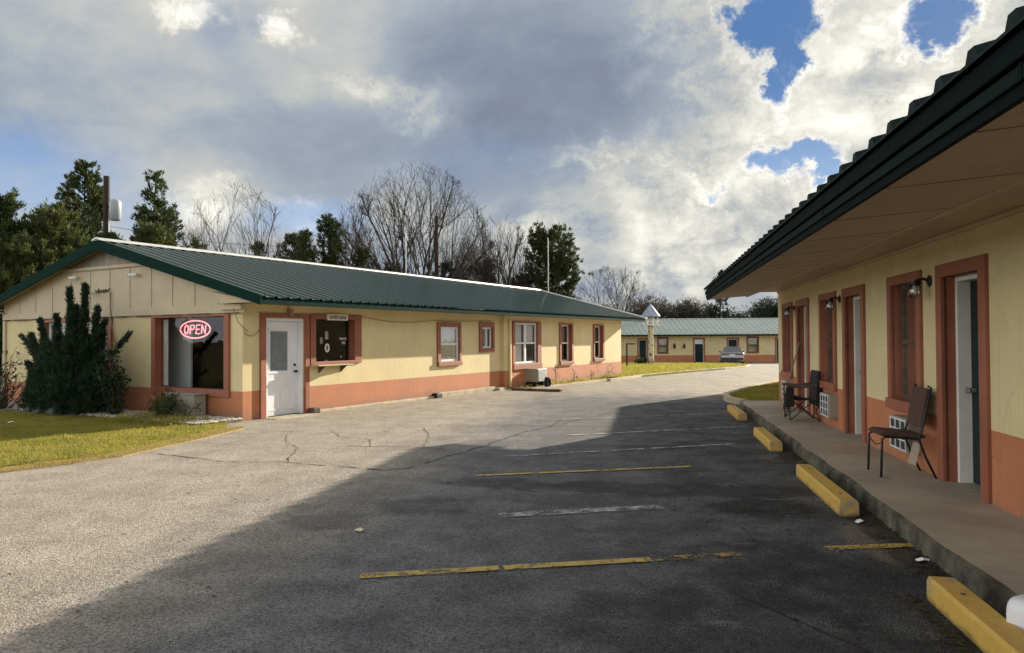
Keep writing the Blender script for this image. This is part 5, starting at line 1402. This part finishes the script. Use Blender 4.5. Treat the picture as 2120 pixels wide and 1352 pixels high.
for k, (y, h, w, lab) in enumerate(((23.3,.75,.5,'tall thin dried weed right of the hose coil'), (24.6,.5,.5,'low leaning weed under the first narrow brown window'), (26.2,.6,.8,'scrubby leafless weed between the narrow brown windows'), (27.8,.62,.9,'forked leafless weed under the last narrow window'))):
    twig_bush('dry_weed', -11.66, y, h, w, 20+k, lab, FA, 3, M['deadleaf'], 9, .06, M['bark'], .006, z=zg(25))
twig_bush('shrub', tx-.75, ty-.3, .45, 1.1, 33, 'low grey green shrub at the foot of the garden tower', FW, 14, M['shrub'], 420, .12, z=tg)
def tufts():
    rg = np.random.default_rng(9); C, D = [], []
    for k in range(420):
        y = rg.uniform(20.5, 30.5); c = FA.w((-11.80+abs(rg.normal(0,.18)), y, zg(FA.w((-11.8,y,0)).y)+.01)); C.append(c); D.append((0,0,1))
    for k in range(260):
        c = FA.w((rg.uniform(-14.5,-12.3), rg.uniform(8.6,9.6), .05)); C.append(c); D.append((0,0,1))
    V, F = leaf_mesh(np.array(C), np.array(D, float), 7, .09, .016, .5, rg, .03)
    o = raw_mesh('weeds', V, F, M['grass']); o['kind'] = 'stuff'; tag(o, 'scattered low weeds along the foot of the office walls', 'weeds')
tufts()
# strip of pale worn concrete at the foot of the far section
STR = [FA.w(p)[:2] for p in ((-11.88,20.2,0),(-11.15,20.3,0),(-11.05,24,0),(-11.2,28,0),(-11.1,30.6,0),(-11.88,30.6,0))]
flat_poly('path', [tuple(p) for p in STR], lambda y: zg(y)+.022, M['kerbpale'], .1)

# ------------------------------------------------------------------ light
SUN_AZ, SUN_EL = R(43.0), R(17.3)
sv = Vector((math.sin(SUN_AZ)*math.cos(SUN_EL), math.cos(SUN_AZ)*math.cos(SUN_EL), math.sin(SUN_EL)))
sl = bpy.data.lights.new('sun', 'SUN'); sl.energy = 5.0; sl.angle = R(0.5); sl.color = (1.0, 0.88, 0.71)
so = bpy.data.objects.new('sun', sl); COL.objects.link(so); so.rotation_euler = (-sv).to_track_quat('-Z', 'Y').to_euler(); so.location = (20, 20, 30)

def world():
    wd = bpy.data.worlds.new('World'); scene.world = wd; wd.use_nodes = True
    nt = wd.node_tree
    for nd in list(nt.nodes): nt.nodes.remove(nd)
    N = NT(nt)
    sky = nt.nodes.new('ShaderNodeTexSky'); sky.sky_type = 'NISHITA'; sky.sun_disc = False
    sky.sun_elevation = SUN_EL; sky.sun_rotation = SUN_AZ; sky.air_density = 1.0; sky.dust_density = 1.2
    V = N.n('ShaderNodeTexCoord', out=0)
    nrm = N.n('ShaderNodeVectorMath', operation='NORMALIZE', i={0: V})
    sx = nt.nodes.new('ShaderNodeSeparateXYZ'); nt.links.new(nrm, sx.inputs[0])
    zc = N.math('ADD', N.math('MAXIMUM', sx.outputs[2], 0.0), 0.42)
    pl = N.n('ShaderNodeCombineXYZ', i={0: N.math('DIVIDE', sx.outputs[0], zc), 1: N.math('DIVIDE', sx.outputs[1], zc), 2: 0.0})
    warp = N.n('ShaderNodeTexNoise', out=1, i={'Vector': pl, 'Scale': 1.1, 'Detail': 3})
    pw = N.n('ShaderNodeVectorMath', operation='ADD', i={0: pl, 1: N.n('ShaderNodeVectorMath', operation='SCALE', i={0: N.n('ShaderNodeVectorMath', operation='SUBTRACT', i={0: warp, 1: (.5,.5,.5)}), 3: .55})})
    n1 = N.noise(pw, 2.5, 12, .58, .25)       # billows
    n2 = N.noise(pw, .9, 4, .5)         # broad tone
    n3 = N.noise(pw, 8.0, 10, .64, .4)        # wisps
    nr = N.math('ADD', N.math('MULTIPLY', N.noise(pw, 5.5, 12, .70, .7), .75), N.math('MULTIPLY', n1, .25))
    def dirv(a, e):
        return (math.sin(a)*math.cos(e), math.cos(a)*math.cos(e), math.sin(e))
    wv = N.n('ShaderNodeTexNoise', out=1, i={'Vector': nrm, 'Scale': 7.0, 'Detail': 12, 'Roughness': .66})
    wv = N.n('ShaderNodeVectorMath', operation='SUBTRACT', i={0: wv, 1: (.5,.5,.5)})
    nw = N.n('ShaderNodeVectorMath', operation='ADD', i={0: nrm, 1: N.n('ShaderNodeVectorMath', operation='SCALE', i={0: wv, 3: .20})})
    def blob(px, py, rx, ry, amp=1.0, rough=.5):
        """soft patch of sky centred on a compass direction (given as view tangents), with a ragged rim"""
        c = Vector(((px-1060)/1531, 1, (698-py)/1531)).normalized()
        q = N.n('ShaderNodeVectorMath', operation='SUBTRACT', i={0: nw if rough > .25 else nrm, 1: tuple(c)})
        q = N.n('ShaderNodeVectorMath', operation='MULTIPLY', i={0: q, 1: (1531/rx, 1531/max(rx,ry), 1531/ry)})
        l = N.n('ShaderNodeVectorMath', out=1, operation='LENGTH', i={0: q})
        l = N.math('ADD', l, N.math('MULTIPLY', N.math('SUBTRACT', nr, .5), rough*2.0))
        return N.ramp(l, 1.25, .35, 0, amp)
    def total(lst):
        r = None
        for b in lst: r = b if r is None else N.math('MAXIMUM', r, b)
        return r
    def total2(lst): return N.math('MULTIPLY', total(lst), N.ramp(n1, .30, .62, 1.0, .45))
    # how open the cover is
    holes = total([blob(1585,45,105,75,1.25,.5), blob(1620,150,48,70,1.1,.6), blob(1655,312,95,42,1.15,.5), blob(1715,355,48,42,1.1,.5), blob(1965,55,70,60,1.0,.5), blob(1475,395,50,26,.7,.8)])
    soft = total2([blob(20,335,240,95,.95,.10), blob(640,445,150,45,.8,.2), blob(455,40,45,75,.5,.24), blob(520,20,45,40,.4,.24), blob(300,430,80,60,.6,.2), blob(1000,330,200,60,.25,.2)])
    # dark undersides, bright lit edges
    dark = total([blob(1130,170,340,210,1.0,.15), blob(300,180,470,150,.30,.10), blob(700,300,420,110,.60,.12), blob(1000,300,260,120,.85,.2), blob(1330,560,280,50,.55,.3), blob(1790,170,110,55,.55,.4), blob(1560,470,150,50,.35,.5), blob(1180,430,180,60,.55,.3), blob(1470,190,110,90,.5,.4)])
    lit = total([blob(1230,335,150,45,.9,.6), blob(1480,420,330,150,.75,.5), blob(1560,240,180,120,.65,.6), blob(1420,60,130,120,.6,.6), blob(1830,130,190,170,.85,.5), blob(1690,330,80,60,.9,.6), blob(1450,540,350,60,.75,.4), blob(640,420,90,30,.9,.4), blob(585,48,45,45,1.2,.7), blob(395,10,55,28,1.0,.4), blob(420,415,90,60,.75,.3), blob(780,205,170,55,.55,.4), blob(2000,60,90,60,1.0,.5), blob(1150,480,120,30,.7,.5), blob(1500,160,110,70,.7,.7)])
    tone = N.math('ADD', N.math('MULTIPLY_ADD', n1, .85, .05), N.math('MULTIPLY', n2, .18))
    tone = N.math('ADD', tone, N.math('MULTIPLY', N.math('SUBTRACT', n3, .5), N.math('MULTIPLY_ADD', lit, 1.0, .03)))
    tone = N.math('ADD', tone, N.math('MULTIPLY', lit, .34))
    bil = N.math('POWER', N.math('MULTIPLY', N.math('ABSOLUTE', N.math('SUBTRACT', N.noise(nw, 9.0, 8, .55, .3), .5)), 3.2, clamp=True), .6)
    tone = N.math('ADD', tone, N.math('MULTIPLY', N.math('SUBTRACT', bil, .42), N.math('MULTIPLY_ADD', lit, .38, .06)))
    rim = N.math('MULTIPLY', N.ramp(holes, .05, .35), .16)
    tone = N.math('ADD', tone, rim)
    tone = N.math('SUBTRACT', tone, N.math('MULTIPLY', dark, .38), clamp=True)
    cr = nt.nodes.new('ShaderNodeValToRGB'); nt.links.new(tone, cr.inputs[0]); e = cr.color_ramp.elements
    K = SKY_K
    stops = [(0.0,(.175,.205,.255)), (.20,(.25,.295,.385)), (.42,(.37,.42,.49)), (.60,(.57,.58,.56)), (.80,(.84,.82,.74)), (1.0,(1.10,1.07,.98))]
    e[0].position, e[0].color = stops[0][0], tuple(K*v for v in stops[0][1])+(1,)
    e[1].position, e[1].color = stops[-1][0], tuple(K*v for v in stops[-1][1])+(1,)
    for p, c in stops[1:-1]:
        x = e.new(p); x.color = tuple(K*v for v in c)+(1,)
    # gaps: blue sky, deeper with height
    gap = N.math('MULTIPLY', N.ramp(holes, .22, .85), N.ramp(n3, .50, .72, 1.0, .45))
    gap = N.math('MAXIMUM', gap, soft)

    opn = N.math('MULTIPLY', N.ramp(n1, .62, .75, 0, .25), N.ramp(sx.outputs[1], .1, -.2))
    gap = N.math('MAXIMUM', gap, opn)
    blue = N.mix(N.ramp(sx.outputs[2], .10, .34), tuple(K*v for v in (.38,.56,.86)), tuple(K*v for v in (.075,.20,.46)))
    blue = N.mix(.03, blue, N.mix(1.0, sky.outputs[0], (.9,.9,.9), 'MULTIPLY'))
    front = N.mix(gap, cr.outputs[0], blue)
    # unseen sky behind the viewer brightened as added fill for the shaded walls
    bk = N.ramp(sx.outputs[1], .50, -.15)
    lo = N.ramp(sx.outputs[2], .75, .15, .35, 1.0)
    back = N.mix(1.0, N.mix(N.ramp(n1, .3, .7), tuple(K*v for v in (1.08,1.11,1.17)), tuple(K*v for v in (1.62,1.59,1.52))), N.n('ShaderNodeCombineColor', i={0: lo, 1: lo, 2: lo}), 'MULTIPLY')
    colr = N.mix(bk, front, back)
    lf = N.ramp(sx.outputs[0], -.62, -.95, 1.0, 2.0)  # out-of-view sky on the left boosted as added fill for the near wing
    colr = N.mix(1.0, colr, N.n('ShaderNodeCombineColor', i={0: lf, 1: lf, 2: lf}), 'MULTIPLY')
    bg = N.n('ShaderNodeBackground', i={'Color': colr, 'Strength': 0.10})
    out = nt.nodes.new('ShaderNodeOutputWorld'); nt.links.new(bg, out.inputs[0])
EXPO = 1.0
SKY_K = 10.0 / (2**EXPO)
world()

# ------------------------------------------------------------------ camera and view
cam = bpy.data.cameras.new('camera'); cam.sensor_width = 36.0; cam.lens = 36*1531/2120; cam.clip_start = .05; cam.clip_end = 4000
co = bpy.data.objects.new('camera', cam); COL.objects.link(co)
co.rotation_mode = 'QUATERNION'
co.rotation_quaternion = (Matrix.Rotation(PI/2+math.atan(24/1531), 3, 'X') @ Matrix.Rotation(-.006, 3, 'Z')).to_quaternion()
co.location = (0, 0, 1.62)
scene.camera = co
vs_ = scene.view_settings; vs_.view_transform = 'Standard'; vs_.look = 'None'; vs_.exposure = EXPO; vs_.gamma = 1.0; vs_.use_curve_mapping = False
scene.render.resolution_x, scene.render.resolution_y = 1024, 653
scene.cycles.max_bounces = 8; scene.cycles.diffuse_bounces = 4; scene.cycles.transparent_max_bounces = 16
scene.cycles.use_denoising = True
